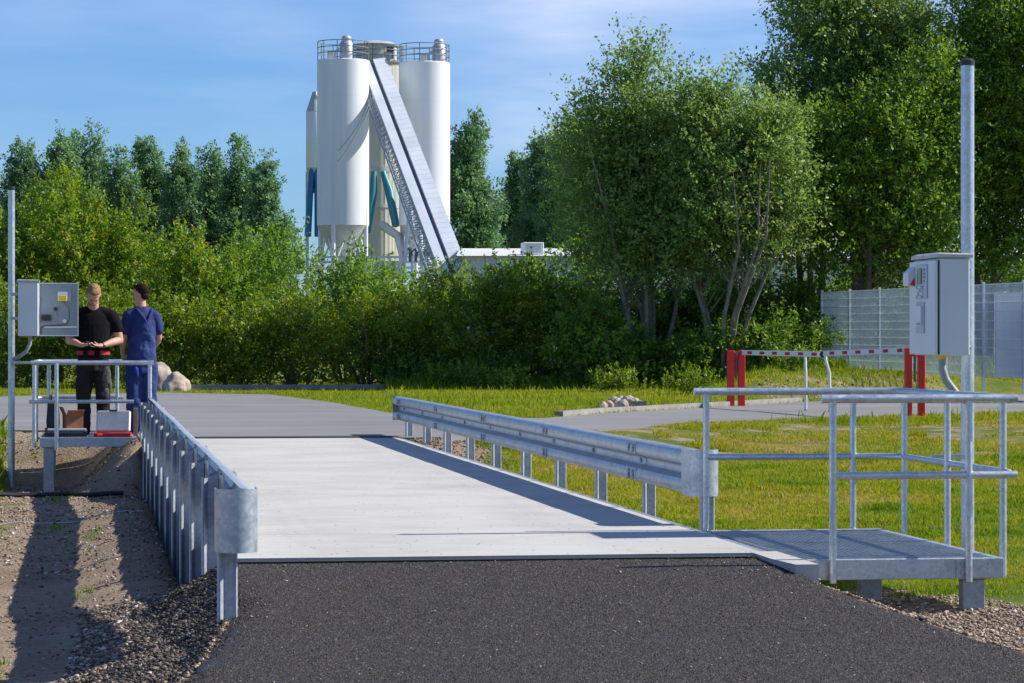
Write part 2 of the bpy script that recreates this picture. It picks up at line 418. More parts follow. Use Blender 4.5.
def turf_at(X, Y):
    X = np.asarray(X, float); Y = np.asarray(Y, float)
    t = ss(X, 3.0, 4.3)*np.where(Y < 50, 1, 1)
    rr = np.interp(Y, RR[:, 0], RR[:, 1])
    edge = rr+1.25+.25*np.sin(Y*3)
    t = t*np.where(Y < 16.9, ss(X, edge-.25, edge+.25), 1)
    t = t*(1-.75*(1-ss(X, 4.3, 5.2))*ss(Y, 28, 31)*(1-ss(Y, 37, 41)))
    t = t*(1-.45*ss(Y, 33, 36)*(1-ss(Y, 42, 44)))
    left = .05+.9*(1-ss(X, -1.9, -1.0))*ss(Y, 30, 34)+.35*(1-ss(X, -.75, -.45))*ss(Y, 20, 26)
    left = np.where(Y > 44, .9, left)
    w = ss(X, .6, 3.5)
    v = left*(1-w)+t*w
    v = np.where((Y > 44), np.maximum(v, .75), v)
    v = np.where((Y > 52) & (Y < 64) & (X/np.maximum(Y, 1) > .21), .56, v)
    return v
def axis(vals):
    out = []
    for a, b, st in vals: out += list(np.arange(a, b, st))
    out.append(vals[-1][1]); return np.array(out)
def terrain():
    xs = axis([(-900, -100, 100), (-100, -20, 10), (-20, -4, 1.0), (-4, 8, .09), (8, 20, .5), (20, 60, 4), (60, 200, 20), (200, 900, 100)])
    ys = axis([(-60, 2, 6), (2, 12, .25), (12, 22, .09), (22, 46, .16), (46, 80, .6), (80, 120, 5), (120, 400, 20), (400, 2400, 200)])
    X, Y = np.meshgrid(xs, ys); Z = ground_z(X, Y)
    nx, ny = len(xs), len(ys)
    co = np.stack([X, Y, Z], -1).reshape(-1, 3)
    i = np.arange(ny-1)[:, None]*nx+np.arange(nx-1)[None]; i = i.ravel()
    fa = np.stack([i, i+1, i+nx+1, i+nx], 1)
    me = rawmesh('ground', co, fa, smooth=True)
    a = me.attributes.new('turf', 'FLOAT', 'POINT'); a.data.foreach_set('value', turf_at(X, Y).ravel().astype(np.float32))
    tag(link('ground', me, M['ground']), kind='structure')
def rawmesh(name, co, fa, smooth=False):
    me = bpy.data.meshes.new(name); k = fa.shape[1]
    me.vertices.add(len(co)); me.vertices.foreach_set('co', np.ascontiguousarray(co, np.float32).ravel())
    me.loops.add(fa.size); me.loops.foreach_set('vertex_index', np.ascontiguousarray(fa, np.int32).ravel())
    me.polygons.add(len(fa)); me.polygons.foreach_set('loop_start', np.arange(0, fa.size, k, dtype=np.int32))
    if smooth: me.polygons.foreach_set('use_smooth', np.ones(len(fa), bool))
    me.update(calc_edges=True); return me
def setv(me, vals):
    a = me.attributes.new('v', 'FLOAT', 'FACE'); a.data.foreach_set('value', np.clip(vals, 0, 1).astype(np.float32))
terrain()

# ------------------------------------------------------------------ paving
def ramp_mesh():
    ys = np.concatenate([np.arange(2, 9, .5), np.arange(9, 15.97, .07), [15.995]])
    nx = 60; co = []
    for y in ys:
        l = np.interp(y, RL[:, 0], RL[:, 1])+.07*(vnoise(y, 0, .28, 4)-.5)+.05*(vnoise(y, 0, .09, 5)-.5)
        r = np.interp(y, RR[:, 0], RR[:, 1])+.05*(vnoise(y, 0, .35, 6)-.5)
        if y > 15.95: l, r = .735, 3.75
        z = float(ramp_z(y))
        for k in range(nx+1):
            t = k/nx; x = l+(r-l)*t
            e = min(t, 1-t)*(r-l)
            zz = z-.05*max(0, 1-e/.18)**2*min(1, max(0, (15.3-y)/.8))-(.06 if k in (0, nx) else 0)+.012*(fbm(x, y, .5, 8, 3)-.5)*min(1, (16.1-y)*2)
            co.append((x, y, zz+.002-.010*min(1, max(0, (y-15.55)/.4))))
    co = np.array(co, float); ny = len(ys); w = nx+1
    i = (np.arange(ny-1)[:, None]*w+np.arange(nx)[None]).ravel()
    fa = np.stack([i, i+1, i+w+1, i+w], 1)
    tag(link('asphalt_ramp', rawmesh('asphalt_ramp', co, fa, True), M['asphalt']), kind='structure')
ramp_mesh()
mb = MB(); vs = [mb.bm.verts.new((x, y, .0)) for x, y in ROAD]; vb = [mb.bm.verts.new((x, y, -.08)) for x, y in ROAD]
f = mb.bm.faces.new(vs)
for k in range(len(vs)): mb.bm.faces.new((vs[k], vb[k], vb[(k+1) % len(vs)], vs[(k+1) % len(vs)]))
bmesh.ops.triangulate(mb.bm, faces=[f])
tag(mb.build('exit_road', M['road']), kind='structure')
# pale kerb at the far side of the road, in front of the hedge
mb = MB(); K = [at(a, d) for a, d in ((188, 71.6), (270, 72.0), (340, 72.3), (405, 72.6))]
for p, q in zip(K[:-1], K[1:]): mb.bar((p.x, p.y, .06), (q.x, q.y, .06), .35, .14)
tag(mb.build('kerb', M['kerb']), kind='structure')
mb = MB(); K = [gp(a, b) for a, b in ((560, 416.6), (600, 413.3), (645, 410.8), (690, 408.3), (800, 401.8))]
for p, q in zip(K[:-1], K[1:]): mb.bar((p.x, p.y+.1, .035), (q.x, q.y+.1, .035), .14, .10)
tag(mb.build('kerb', M['kerb']), kind='structure')

# ------------------------------------------------------------------ weighbridge deck
wb = empty('weighbridge', (0, 0, 0)); tag(wb, 'long pale concrete weighbridge deck between two guardrails', 'weighbridge')
seg = [(16.16, 18.05), (18.06, 25.39), (25.41, 36.0)]
for a, b in seg:
    MB().box2((.776, a, -.30), (3.86, b, 0), .006).build('deck_slab', M['concrete'], wb)
for x, w_ in ((.752, .022), (3.90, .04)):
    m = MB(); m.box2((x-w_, 16.16, -.34), (x+w_, 36.0, -.012), .004); m.build('edge_beam', M['steel_dark'] if x < 1 else M['galv_dark'], wb)  # left beam darker: the shade between the posts is put into its colour
MB().box2((.70, 16.125, -.30), (3.88, 16.15, -.006)).build('end_plate', M['galv_dark'], wb)
MB().box2((.70, 36.004, -.30), (3.88, 36.40, .012)).build('end_plate', plain('dark joint steel', (.035, .03, .028), .8), wb)
MB().box2((.76, 15.86, -.05), (3.75, 15.985, float(ramp_z(15.9))+.004)).build('joint_strip', plain('black bitumen joint', (.022, .019, .018), .8), wb)
# approach nib
MB().prism([(3.77, 16.10), (3.765, 15.55), (3.80, 15.12), (3.93, 15.12), (3.93, 16.10)], -.45, .006).build('side_ledge', M['concrete'], wb)
MB().box2((.74, 16.0, -.40), (3.765, 16.122, .006)).build('end_lip', M['concrete'], wb)

# ------------------------------------------------------------------ guardrails
WP = [(.155, .012), (.151, .040), (.140, .068), (.122, .081), (.075, .083), (.052, .070), (.036, .030), (.026, .006), (.015, 0), (-.015, 0), (-.026, .006),
      (-.036, .030), (-.052, .070), (-.075, .083), (-.122, .081), (-.140, .068), (-.151, .040), (-.155, .012)]
ZC = .345
def wbeam(y0, y1, x, sgn, off=0.0):
    m = MB(); prof = [(z, d+off) for z, d in WP]+[(z, d+off-.006) for z, d in WP[::-1]]
    n = max(2, int((y1-y0)/.5))
    m.loft([[(x+sgn*d, y0+(y1-y0)*i/n, ZC+z) for z, d in prof] for i in range(n+1)])
    return m
def cpost(h0, h1, sx):
    """sigma/C shaped post section along z, web across x"""
    m = MB(); t = .005
    fr_ = [(-.050, .030), (-.050, -.026), (-.045, -.033), (-.041, -.033), (-.014, .012), (.032, .012), (.039, .002), (.043, .002), (.050, .012), (.050, .030)]
    pl = fr_+[(x*.89, y+(t if abs(y) < .029 else 0)) for x, y in fr_[::-1]]
    m.loft([[(x, y, z) for x, y in pl] for z in (h0, h1)], smooth=False)
    return m
def bolt_mesh():
    m = MB(); m.lathe([(.019, 0), (.017, .010), (.009, .016), (.0005, .017)], seg=8)
    return m
def guardrail(label, x, sgn, yposts, y0, y1, zb, posts_x, term):
    """sgn: direction the beam face looks towards (x)"""
    g = empty('guardrail', (x, y0, 0)); tag(g, label, 'guardrail')
    ys = [y0]; y = y0+ (term[1] if term[1] else 4)
    while y < y1-.5: ys.append(y); y += 4
    ys.append(y1)
    for i in range(len(ys)-1):
        ob = wbeam(ys[i]-(.15 if i else 0)-y0, ys[i+1]+.15-y0 if i < len(ys)-2 else y1-y0, 0, sgn, .006*(i % 2)).build('rail_panel', M['galv'], g)
    bolt0 = None
    for yy in ys[1:-1]:
        for zz in (.118, .082, -.082, -.118):
            for dy in (-.09, .07):
                if bolt0 is None: o = bolt_mesh().build('bolt', M['galv_dark'], g); bolt0 = o
                else: o = bolt0.copy(); COL.objects.link(o); o.parent = g
                dd = .083
                o.location = (sgn*(dd+.005), yy+dy-y0, ZC+zz); o.rotation_euler = (0, sgn*R(90), 0)
    p0 = s0 = None
    for k, yp in enumerate(yposts):
        zz = zb(yp)
        if p0 is None:
            p0 = cpost(-1.15, .455, 1).build('post', M['galv_post'], g); o = p0
            sp = MB()
            sp.loft([[(x, y, z) for x, y in ((-.001, -.10), (.012, -.13), (.016, -.13), (.003, -.10), (.003, .10), (.016, .13), (.012, .13), (-.001, .10))] for z in (.375, .475)], smooth=False)
            s0 = sp.build('spacer', M['galv'], g); q = s0
            b0 = bolt_mesh().build('bolt', M['galv_dark'], g); r_ = b0
        else:
            o = p0.copy(); COL.objects.link(o); q = s0.copy(); COL.objects.link(q); r_ = b0.copy(); COL.objects.link(r_)
            for t in (o, q, r_): t.parent = g
        o.location = (-sgn*posts_x, yp-y0, 0)
        q.location = (0, yp-y0, 0)
        if sgn < 0: q.rotation_euler = (0, 0, math.pi)
        r_.location = (sgn*.006, yp-y0, ZC); r_.rotation_euler = (0, sgn*R(90), 0)
    # rounded end terminal wrapping the near end
    m = MB(); rr = .098; hh = .155; prof = []
    c = Vector((-sgn*(rr-.085), -.02, 0)) if term[0] == 'wrap' else Vector((-sgn*(rr-.085), 0, 0))
    pts = [(sgn*.086, .18, 0)]
    for a in range(0, 181, 12):
        t = R(a); pts.append((c.x+sgn*math.cos(t)*rr, c.y-math.sin(t)*rr*1.0, 0))
    pts.append((c.x-sgn*rr, .10, 0))
    out = [Vector(p) for p in pts]; inn = []
    for i, p in enumerate(out):
        d = (out[min(i+1, len(out)-1)]-out[max(i-1, 0)]).normalized(); nrm = Vector((-d.y, d.x, 0))*(.005*sgn)
        inn.append(p+nrm)
    ring = out+inn[::-1]
    m.loft([[(p.x, p.y, ZC+z) for p in ring] for z in (-hh, hh)])
    m.build('end_terminal', M['galv'], g, sharp=50)
    MB().box2((-.004*sgn, y1-y0, ZC-.158), (.088*sgn, y1-y0+.012, ZC+.158)).build('end_plate', M['galv_dark'], g)
    return g
YL = [14.06+2.0*k for k in range(12)]
YR = [18.66+2.0*k for k in range(10)]
guardrail('left guardrail seen from its back, with a row of twelve close posts', .722, 1, YL, 14.02, 36.33, lambda y: -.7, .054, ('wrap', 2.3))
guardrail('right guardrail of ribbed steel seen from its front, above the shaded deck edge', 4.03, -1, YR, 18.64, 37.35, lambda y: -.4, .054, ('wrap', 2.0))
# far end cap of the right rail
# ------------------------------------------------------------------ platforms with railings
def T(m, pts, r=.0213, seg=12): m.tube(pts, r, seg); return m
def grating(x0, x1, y0, y1, z):
    m = MB()
    n = int((x1-x0)/.034)
    for i in range(n+1):
        x = x0+(x1-x0)*i/n; m.box2((x-.0018, y0, z-.03), (x+.0018, y1, z))
    n = int((y1-y0)/.034)
    for i in range(n+1):
        y = y0+(y1-y0)*i/n; m.box2((x0, y-.0015, z-.012), (x1, y+.0015, z-.001))
    m.box2((x0, y0-.004, z-.03), (x1, y0, z+.001)); m.box2((x0, y1, z-.03), (x1, y1+.004, z+.001))
    return m
def platform(label, x0, x1, y0, y1, legs, legz):
    g = empty('service_platform', (0, 0, 0)); tag(g, label, 'platform')
    grating(x0+.01, x1-.06, y0+.06, y1-.06, -.004).build('grating', M['galv'], g)
    hb = .115
    for nm, a, b in (('front_beam', (x0+.0, y0, -hb), (x1, y0+.05, 0)), ('rear_beam', (x0, y1-.05, -hb), (x1, y1, 0)),
                     ('side_beam', (x1-.05, y0+.053, -hb), (x1, y1-.053, 0)), ('side_beam', (x0, y0+.053, -hb), (x0+.05, y1-.053, -.04))):
        MB().box2(a, b, .003).build(nm, M['galv'], g)
    for lx, ly in legs:
        m = MB(); m.box2((lx-.065, ly-.04, legz), (lx+.065, ly+.04, -hb-.012), .004); m.box2((lx-.085, ly-.06, -hb-.010), (lx+.085, ly+.06, -hb-.002))
        m.build('leg', M['galv_dark'], g)
    return g
RH, MH = .90, .47
# right platform
PX0, PX1, PY0, PY1 = 3.96, 5.10, 15.50, 18.05
pr = platform('near galvanised platform with mesh floor and tube railing, right of the deck', PX0, PX1, PY0, PY1, [(4.95, 15.62), (4.49, 16.12), (4.95, 17.9)], -.55)
zt, zm = RH, MH
yf, yb, xs_ = PY0-.03, PY1+.04, 5.20
m = MB(); T(m, [(4.035, yf, zt), (5.165, yf, zt)], .0242)
m.build('handrail', M['tube'], pr)
m = MB(); T(m, [(3.87, yb, zt-.005), (xs_-.12, yb, zt-.005), (xs_-.0, yb-.03, zt-.005), (xs_+.04, yb-.14, zt-.005), (xs_+.0, yf+.25, zt-.005), (5.13, yf+.03, zt-.005)], .0242); m.build('handrail', M['tube'], pr)
m = MB(); T(m, [(4.10, yf, zm), (5.165, yf, zm)]); m.build('mid_rail', M['tube'], pr)
m = MB(); T(m, [(3.94, yb, zm), (xs_-.08, yb, zm), (xs_+.04, yb-.12, zm), (xs_, yf+.25, zm), (5.13, yf+.02, zm)]); m.build('mid_rail', M['tube'], pr)
for (x, y, z0) in ((4.10, yf, -.13), (4.885, yf, -.13), (5.20, 15.82, -.13), (3.95, yb, -.02), (4.93, yb, -.05), (5.24, 17.97, -.10), (5.21, 16.93, -.10)):
    m = MB(); T(m, [(x, y, z0), (x, y, zt-.01)]); m.build('rail_post', M['tube'], pr)
m = MB(); m.box((4.93, PY0-.006, -.058), (.22, .008, .10)); 
for dx in (-.08, .08):
    m.cyl((4.93+dx, PY0-.018, -.03), (4.93+dx, PY0-.008, -.03), .009, seg=8); m.cyl((4.93+dx, PY0-.018, -.085), (4.93+dx, PY0-.008, -.085), .009, seg=8)
m.build('bracket', M['galv'], pr)
# left platform
LX0, LX1, LY0, LY1 = -.63, .58, 36.5, 38.9
pl = platform('far platform on the left where the two men stand, seen front on', LX0, LX1, LY0, LY1, [(-.52, 36.58), (.42, 36.58), (-.52, 38.8)], -.80)
yf2, yb2 = LY0-.03, LY1
m = MB(); T(m, [(-.74, yf2, .95), (.80, yf2, .95)], .0285); m.build('handrail', M['tube'], pl)
m = MB(); T(m, [(-.70, yf2+.05, .955), (-.70, yb2-.06, .955), (-.62, yb2, .955), (.45, yb2, .955)], .0242); m.build('handrail', M['tube'], pl)
m = MB(); T(m, [(-.76, yf2, .46), (.55, yf2, .46)], .0235); m.build('mid_rail', M['tube'], pl)
m = MB(); T(m, [(-.70, yf2+.05, .46), (-.70, yb2-.06, .46), (-.62, yb2, .46), (.45, yb2, .46)]); m.build('mid_rail', M['tube'], pl)
for (x, y, z0) in ((-.42, yf2-.02, -.15), (.75, yf2+.02, .02), (-.70, yf2+.12, -.12), (.36, yb2, -.05), (-.70, 37.9, -.10), (-.55, yb2, -.05)):
    m = MB(); T(m, [(x, y, z0), (x, y, .945)], .0265); m.build('rail_post', M['tube'], pl)

# ------------------------------------------------------------------ masts and cabinets
def mast(label, x, y, zg, zt):
    g = empty('mast', (x, y, zg)); tag(g, label, 'pole')
    m = MB(); m.cyl((0, 0, -.3), (0, 0, zt-zg), .0435, seg=24); m.build('pole', M['tube'], g)
    m = MB(); m.lathe([(.047, 0), (.047, .03), (.03, .045), (.001, .05)], (0, 0, zt-zg-.01), 20); m.build('cap', M['black'], g)
    return g
RMx, RMy = at(967.5, 18.6).x, at(967.5, 18.6).y
mr = mast('tall galvanised pole on the right carrying the closed grey cabinet', RMx, RMy, -.35, 3.03)
for zc_ in (.52,):
    m = MB(); m.box((-.13, -.05, zc_+.30), (.26, .03, .03)); m.build('bracket', M['galv'], mr)
def cabinet_body(g, sx, sy, z0, h):
    m = MB(); m.box2((-sx/2, -sy/2, 0), (sx/2, sy/2, h), .006); m.build('housing', M['cabinet'], g)
    m = MB()   # sloping rain cap
    a, b = sx/2+.016, sy/2+.016
    m.loft([[(-a, -b, h+.003), (a, -b, h+.003), (a, b, h+.003), (-a, b, h+.003)],
            [(-a, -b, h+.025), (a, -b, h+.022), (a, b, h+.022), (-a, b, h+.025)],
            [(-a+.02, -b+.02, h+.036), (a-.02, -b+.02, h+.030), (a-.02, b-.02, h+.030), (-a+.02, b-.02, h+.036)]], smooth=False)
    m.build('rain_cap', M['alu'], g)
# right cabinet: door looks to -X
cw, cd, ch = .198, .56, .615
cz = zat(355.3, 18.1)
cfx = at(939.5, 18.0); ccx = cfx.x+cw/2; ccy = cfx.y+cd/2
gR = empty('control_cabinet', (ccx, ccy, cz)); tag(gR, 'closed light grey control cabinet with display and keypad on the right pole', 'cabinet')
cabinet_body(gR, cw, cd, 0, ch)
m = MB(); m.box((-cw/2-.004, 0, ch/2-.004), (.010, cd-.004, ch-.02)); m.build('door_seal', M['seal'], gR)
dr = MB().box((-cw/2-.021, 0, ch/2-.004), (.022, cd-.0, ch-.018), None, .004).build('door', M['cabinet'], gR)
xf = -cw/2-.032
def panel(yc, zc, sy, sz, dx, mat, nm, par): return MB().box((xf-dx/2-.001, yc, zc), (dx, sy, sz), None, .0015).build(nm, M[mat], par)
pt = panel(-.02, .47, .23, .22, .006, 'keypad', 'operating_panel', dr)
xf -= .007
panel(.02, .505, .085, .10, .006, 'lcd', 'display', dr)
for iy in range(4):
    for iz in range(4): panel(.075-iy*.036, .435-iz*.021, .026, .015, .006, 'white_paint' if (iy+iz) % 3 else 'grey_plastic', 'key', dr)
for iz in range(4): panel(-.075, .545-iz*.024, .022, .014, .005, 'grey_plastic', 'key', dr)
xf += .007
s1 = panel(.02, .24, .17, .20, .008, 'keypad', 'printer_panel', dr); xf -= .009
panel(.02, .25, .11, .13, .008, 'white_paint', 'printer_flap', dr); panel(.02, .20, .07, .014, .012, 'grey_plastic', 'printer_slot', dr); xf += .009
# hooded card reader at the far side of the door
rd = empty('card_reader', (0, 0, 0)); rd.parent = gR
m = MB(); m.loft([[(xf-.002, y_, .44), (xf-.045, y_, .45), (xf-.045, y_, .53), (xf-.002, y_, .57)] for y_ in (.15, .27)], smooth=False)
COL.objects.unlink(rd); bpy.data.objects.remove(rd)
rd = m.build('card_reader', M['grey_plastic'], gR); rd.data.materials.clear(); rd.data.materials.append(M['cabinet'])
m = MB(); m.loft([[(xf-.004, .146, .448), (xf-.034, .146, .455), (xf-.006, .146, .50)], [(xf-.004, .149, .448), (xf-.034, .149, .455), (xf-.006, .149, .50)]], smooth=False); m.build('warning_mark', M['red'], rd)
for zz in (.05, .55):
    m = MB(); m.cyl((cw/2+.0, -cd/2+.05, zz), (cw/2+.02, -cd/2+.05, zz), .014, seg=12); m.build('mounting_bolt', M['galv_dark'], gR)
m = MB(); m.tube([(.0, 0, .0), (.0, -.02, -.09), (.02, -.03, -.16), (.08, -.04, -.24), (.16, -.04, -.30)], .026, 12); m.build('conduit', M['grey_plastic'], gR)
m = MB(); m.cyl((0, 0, .0), (0, 0, -.025), .033, seg=12); m.build('gland', M['yellow'], gR)
# left mast + open cabinet
LM = at(11.5, 37.2)
ml = mast('galvanised pole at the far left carrying the opened cabinet', LM.x, LM.y, -.68, zat(191, 37.6))
DC = 36.35; cz2 = zat(336, DC); chh = zat(282, DC)-cz2; a0 = at(18, DC); a1 = at(38, DC)
w2 = a1.x-a0.x; d2 = .50
gL = empty('control_cabinet', ((a0.x+a1.x)/2, a0.y+d2/2, cz2)); tag(gL, 'opened light grey control cabinet with its door swung out beside the man in black', 'cabinet')
cabinet_body(gL, w2, d2, 0, chh)
yd = d2/2-.02
dw = at(78.3, DC+.47).x-at(38.5, DC+.47).x
d0 = empty('tmp'); bpy.data.objects.remove(d0)
m = MB(); m.box2((w2/2+.004, yd-.004, .0), (w2/2+dw, yd+.014, chh), .002); dL = m.build('door', M['cabinet_in'], gL)
m = MB(); e = .012
m.box2((w2/2+.004, yd-.03, chh-e), (w2/2+dw, yd-.004, chh)); m.box2((w2/2+.004, yd-.03, 0), (w2/2+dw, yd-.004, e))
m.box2((w2/2+.004, yd-.03, e), (w2/2+.004+e, yd-.004, chh-e)); m.box2((w2/2+dw-e, yd-.03, e), (w2/2+dw, yd-.004, chh-e))
m.build('door_rim', M['cabinet'], dL)
def dpart(u0, u1, v0, v1, th, mat, nm):
    X0 = w2/2+dw*u0; X1 = w2/2+dw*u1
    return MB().box2((X0, yd-.005-th, chh*v0), (X1, yd-.005, chh*v1), .002).build(nm, M[mat], dL)
dpart(.48, .72, .66, .83, .05, 'white_paint', 'relay_box'); dpart(.50, .70, .655, .76, .056, 'yellow', 'yellow_label')
dpart(.74, .80, .64, .86, .03, 'galv_dark', 'connector')
dpart(.07, .30, .29, .40, .04, 'black', 'cable_socket')
dpart(.14, .96, .155, .185, .015, 'white_paint', 'cable_duct')
m = MB(); m.cyl((w2/2+dw*.42, yd-.03, chh*.51), (w2/2+dw*.42, yd-.005, chh*.51), .024, seg=14); m.build('knob', M['black'], dL)
m = MB(); m.cyl((w2/2+dw*.65, yd-.02, chh*.28), (w2/2+dw*.65, yd-.005, chh*.28), .024, seg=14); m.build('lock', M['white_paint'], dL)
m = MB(); m.tube([(w2/2+dw*a, yd-.035, chh*b) for a, b in ((.62, .66), (.68, .60), (.76, .56), (.78, .42), (.76, .30), (.70, .22), (.50, .20), (.12, .19), (.06, .15), (.04, .05))], .007, 6); m.build('cable', M['black'], dL)
m = MB(); m.tube([(w2/2+dw*a, yd-.02, chh*b) for a, b in ((.42, .50), (.44, .35), (.44, .22))], .004, 6); m.build('cable', M['grey_plastic'], dL)
m = MB(); m.tube([(.02, 0, 0), (.02, -.02, -.10), (-.03, -.02, -.20), (-.12, 0, -.27), (-.2, .02, -.30)], .025, 12); m.build('conduit', M['grey_plastic'], gL)
m = MB(); m.box2((-w2/2-.10, -.04, chh*.3), (-w2/2, .0, chh*.36)); m.box2((-w2/2-.10, -.04, chh*.75), (-w2/2, .0, chh*.81)); m.build('mounting_bracket', M['galv'], gL)
m = MB(); m.cyl((.03, -.2, .27+.95+.42), (.34, -.86, .95+.68), .02); m.bm.free()
m = MB(); T(m, [(LM.x, LM.y, .94), (-.70, yf2+.4, .95)], .018); q = m.build('rail_bracket', M['galv'], pl)

# things on the left platform
def thing_mesh(name, mb_, mat, label, cat, group=None):
    o = mb_.build(name, M[mat]); tag(o, label, cat, group); return o
dpt = 36.95
p = at(69, dpt)
bx_ = empty('cardboard_box', (p.x+.05, p.y, 0), R(12)); tag(bx_, 'open brown cardboard box behind the black tool case', 'box')
m = MB(); m.box2((-.11, -.13, 0), (.11, -.125, .27)); m.box2((-.11, .125, 0), (.11, .13, .27)); m.box2((-.11, -.125, 0), (-.105, .125, .27)); m.box2((.105, -.125, 0), (.11, .125, .27)); m.box2((-.105, -.125, 0), (.105, .125, .006)); m.build('carton', M['cardboard'], bx_)
m = MB(); m.box((0, -.17, .30), (.22, .005, .11), Euler((R(50), 0, 0)).to_matrix()); m.build('flap', M['cardboard'], bx_)
m = MB(); m.box((-.13, 0, .32), (.005, .25, .12), Euler((0, R(-25), 0)).to_matrix()); m.build('flap', M['cardboard'], bx_)
p = at(66, 36.75)
tc = empty('tool_case', (p.x, p.y-.05, 0)); tag(tc, 'flat black tool case with pale lid edge at the platform front', 'tool case')
m = MB(); m.box2((-.27, -.1, .0), (.27, .14, .055), .01); m.build('case_base', M['black'], tc)
m = MB(); m.box2((-.24, -.06, .058), (.26, .14, .10), .01); m.build('case_lid', M['grey_plastic'], tc)
m = MB(); m.box2((-.235, -.065, .08), (.255, .145, .088)); m.build('lid_edge', M['white_paint'], tc)
p = at(54, 36.95)
bg = empty('tool_bag', (p.x-.01, p.y+.1, 0), R(-8)); tag(bg, 'tall dark open tool bag left of the brown box', 'bag')
m = MB(); m.loft([[(-.06, -.10, 0), (.06, -.10, 0), (.06, .10, 0), (-.06, .10, 0)], [(-.075, -.12, .18), (.07, -.12, .18), (.07, .12, .18), (-.075, .12, .18)], [(-.055, -.10, .44), (.05, -.10, .46), (.05, .10, .46), (-.055, .10, .44)]]); m.build('bag_body', M['black'], bg)
m = MB(); m.tube([(-.04, -.08, .44), (-.03, -.05, .52), (-.03, .05, .52), (-.04, .08, .44)], .01, 8); m.build('handle', M['seal'], bg)
m = MB(); m.box2((-.09, -.14, 0), (-.065, -.05, .10)); m.build('side_pocket', M['cardboard'], bg)
p = at(114, 36.8)
ac = empty('aluminium_case', (p.x, p.y-.1, 0), R(-6)); tag(ac, 'silver aluminium case leaning open on a red base beside the guardrail', 'case')
m = MB(); m.box2((-.25, -.12, 0), (.22, .12, .045), .004); m.build('case_base', M['belt'], ac)
rx = Euler((R(-18), 0, 0)).to_matrix()
m = MB(); m.box((-.01, .04, .19), (.44, .05, .29), rx, .02); m.build('case_lid', M['alu'], ac)
m = MB(); m.box((-.01, -.0, .33), (.10, .02, .02), rx); m.build('handle', M['black'], ac)
p = at(135.5, 36.7)
m = MB(); m.box2((p.x-.028, p.y-.05, .0), (p.x+.028, p.y-.02, .36), .002); thing_mesh('wooden_board', m, 'wood', 'short upright raw wood board between the case and the guardrail', 'board')
p = at(100, 36.7)
rt = empty('hand_tool', (p.x+.02, p.y-.12, .0), R(20)); tag(rt, 'small red and blue hand tool lying by the silver case', 'tool')
m = MB(); m.tube([(-.06, 0, .02), (0, 0, .022), (.04, 0, .02)], [.014, .018, .014], 8); m.build('handle', M['red'], rt)
m = MB(); m.tube([(.04, 0, .02), (.09, 0, .02)], [.009, .006], 8); m.build('tip', M['bluecloth'], rt)
# conduit pipe under the platform and cord over the soil
m = MB(); pts = []
for k in range(13):
    t = k/12; x = -1.2+1.6*t; y = 35.1+.12*math.sin(t*5); pts.append((x, y, float(ground_z(x, y))+.03))
m.tube(pts, .03, 8); thing_mesh('conduit_pipe', m, 'seal', 'black conduit pipe lying on the soil below the far platform', 'pipe')
m = MB(); pts = []
for k in range(25):
    t = k/24; x = -1.4+1.9*t; y = 27.6+.25*math.sin(t*4)+.3*t; pts.append((x, y, float(ground_z(x, y))+.012))
m.tube(pts, .006, 6); thing_mesh('cord', m, 'alu', 'thin pale cord stretched across the shaded soil left of the posts', 'cord')

# ------------------------------------------------------------------ leaves
def leafmesh(name, c, ax, up, size, vals, mat, parent=None, aspect=.55):
    n = len(c); ax = ax/np.linalg.norm(ax, axis=1, keepdims=True)
    b = np.cross(ax, up); b /= np.linalg.norm(b, axis=1, keepdims=True)+1e-9
    s = size[:, None]
    v = np.empty((n, 4, 3)); v[:, 0] = c-ax*s*.5; v[:, 1] = c+b*s*aspect*.5-ax*s*.05; v[:, 2] = c+ax*s*.5; v[:, 3] = c-b*s*aspect*.5-ax*s*.05
    me = rawmesh(name, v.reshape(-1, 3), np.arange(n*4).reshape(n, 4)); setv(me, vals)
    return link(name, me, mat, parent)
def rdir(n, rng):
    v = rng.normal(size=(n, 3)); return v/np.linalg.norm(v, axis=1, keepdims=True)
def crown(lobes, nclump, nleaf, lsize, cl, cr, upw, rng, fill=.4, vmean=.45, droop=0):
    """lobes: (x,y,z,rx,ry,rz). returns leaves + clump centres"""
    L = np.array(lobes, float); A = (L[:, 3]*L[:, 4]+L[:, 3]*L[:, 5]+L[:, 4]*L[:, 5]); A /= A.sum()
    li = rng.choice(len(L), nclump, p=A); d = rdir(nclump, rng)
    rad = rng.random(nclump)**fill
    wob = .74+.50*rng.random(nclump)
    c = L[li, :3]+d*L[li, 3:6]*(rad*wob)[:, None]+np.clip(rng.normal(size=(nclump, 3)), -1.6, 1.6)*.05*L[li, 3:4]
    ok = c[:, 2] > .05; c = c[ok]; d = d[ok]; nclump = len(c); rad = rad[ok]
    dd = d*1.0+np.array([0, 0, upw])+rng.normal(size=(nclump, 3))*.45; dd /= np.linalg.norm(dd, axis=1, keepdims=True)
    ln = cl*(.5+rng.random(nclump)); 
    ci = np.repeat(np.arange(nclump), nleaf); n = len(ci)
    t = rng.random(n); off = rng.normal(size=(n, 3))*(cr*(1.05-.75*t))[:, None]*.6
    P = c[ci]+dd[ci]*(t*ln[ci])[:, None]+off
    P[:, 2] -= droop*(t*ln[ci])**2
    ax = dd[ci]*.6+rng.normal(size=(n, 3))*.7
    up = d[ci]*.6+np.array([0, 0, .7])+rng.normal(size=(n, 3))*.55
    sz = lsize*(.6+.8*rng.random(n))
    cv = rng.normal(size=nclump)*.17
    vals = vmean+cv[ci]+rng.normal(size=n)*.13+.22*(t-.5)
    return P, ax, up, sz, vals, c
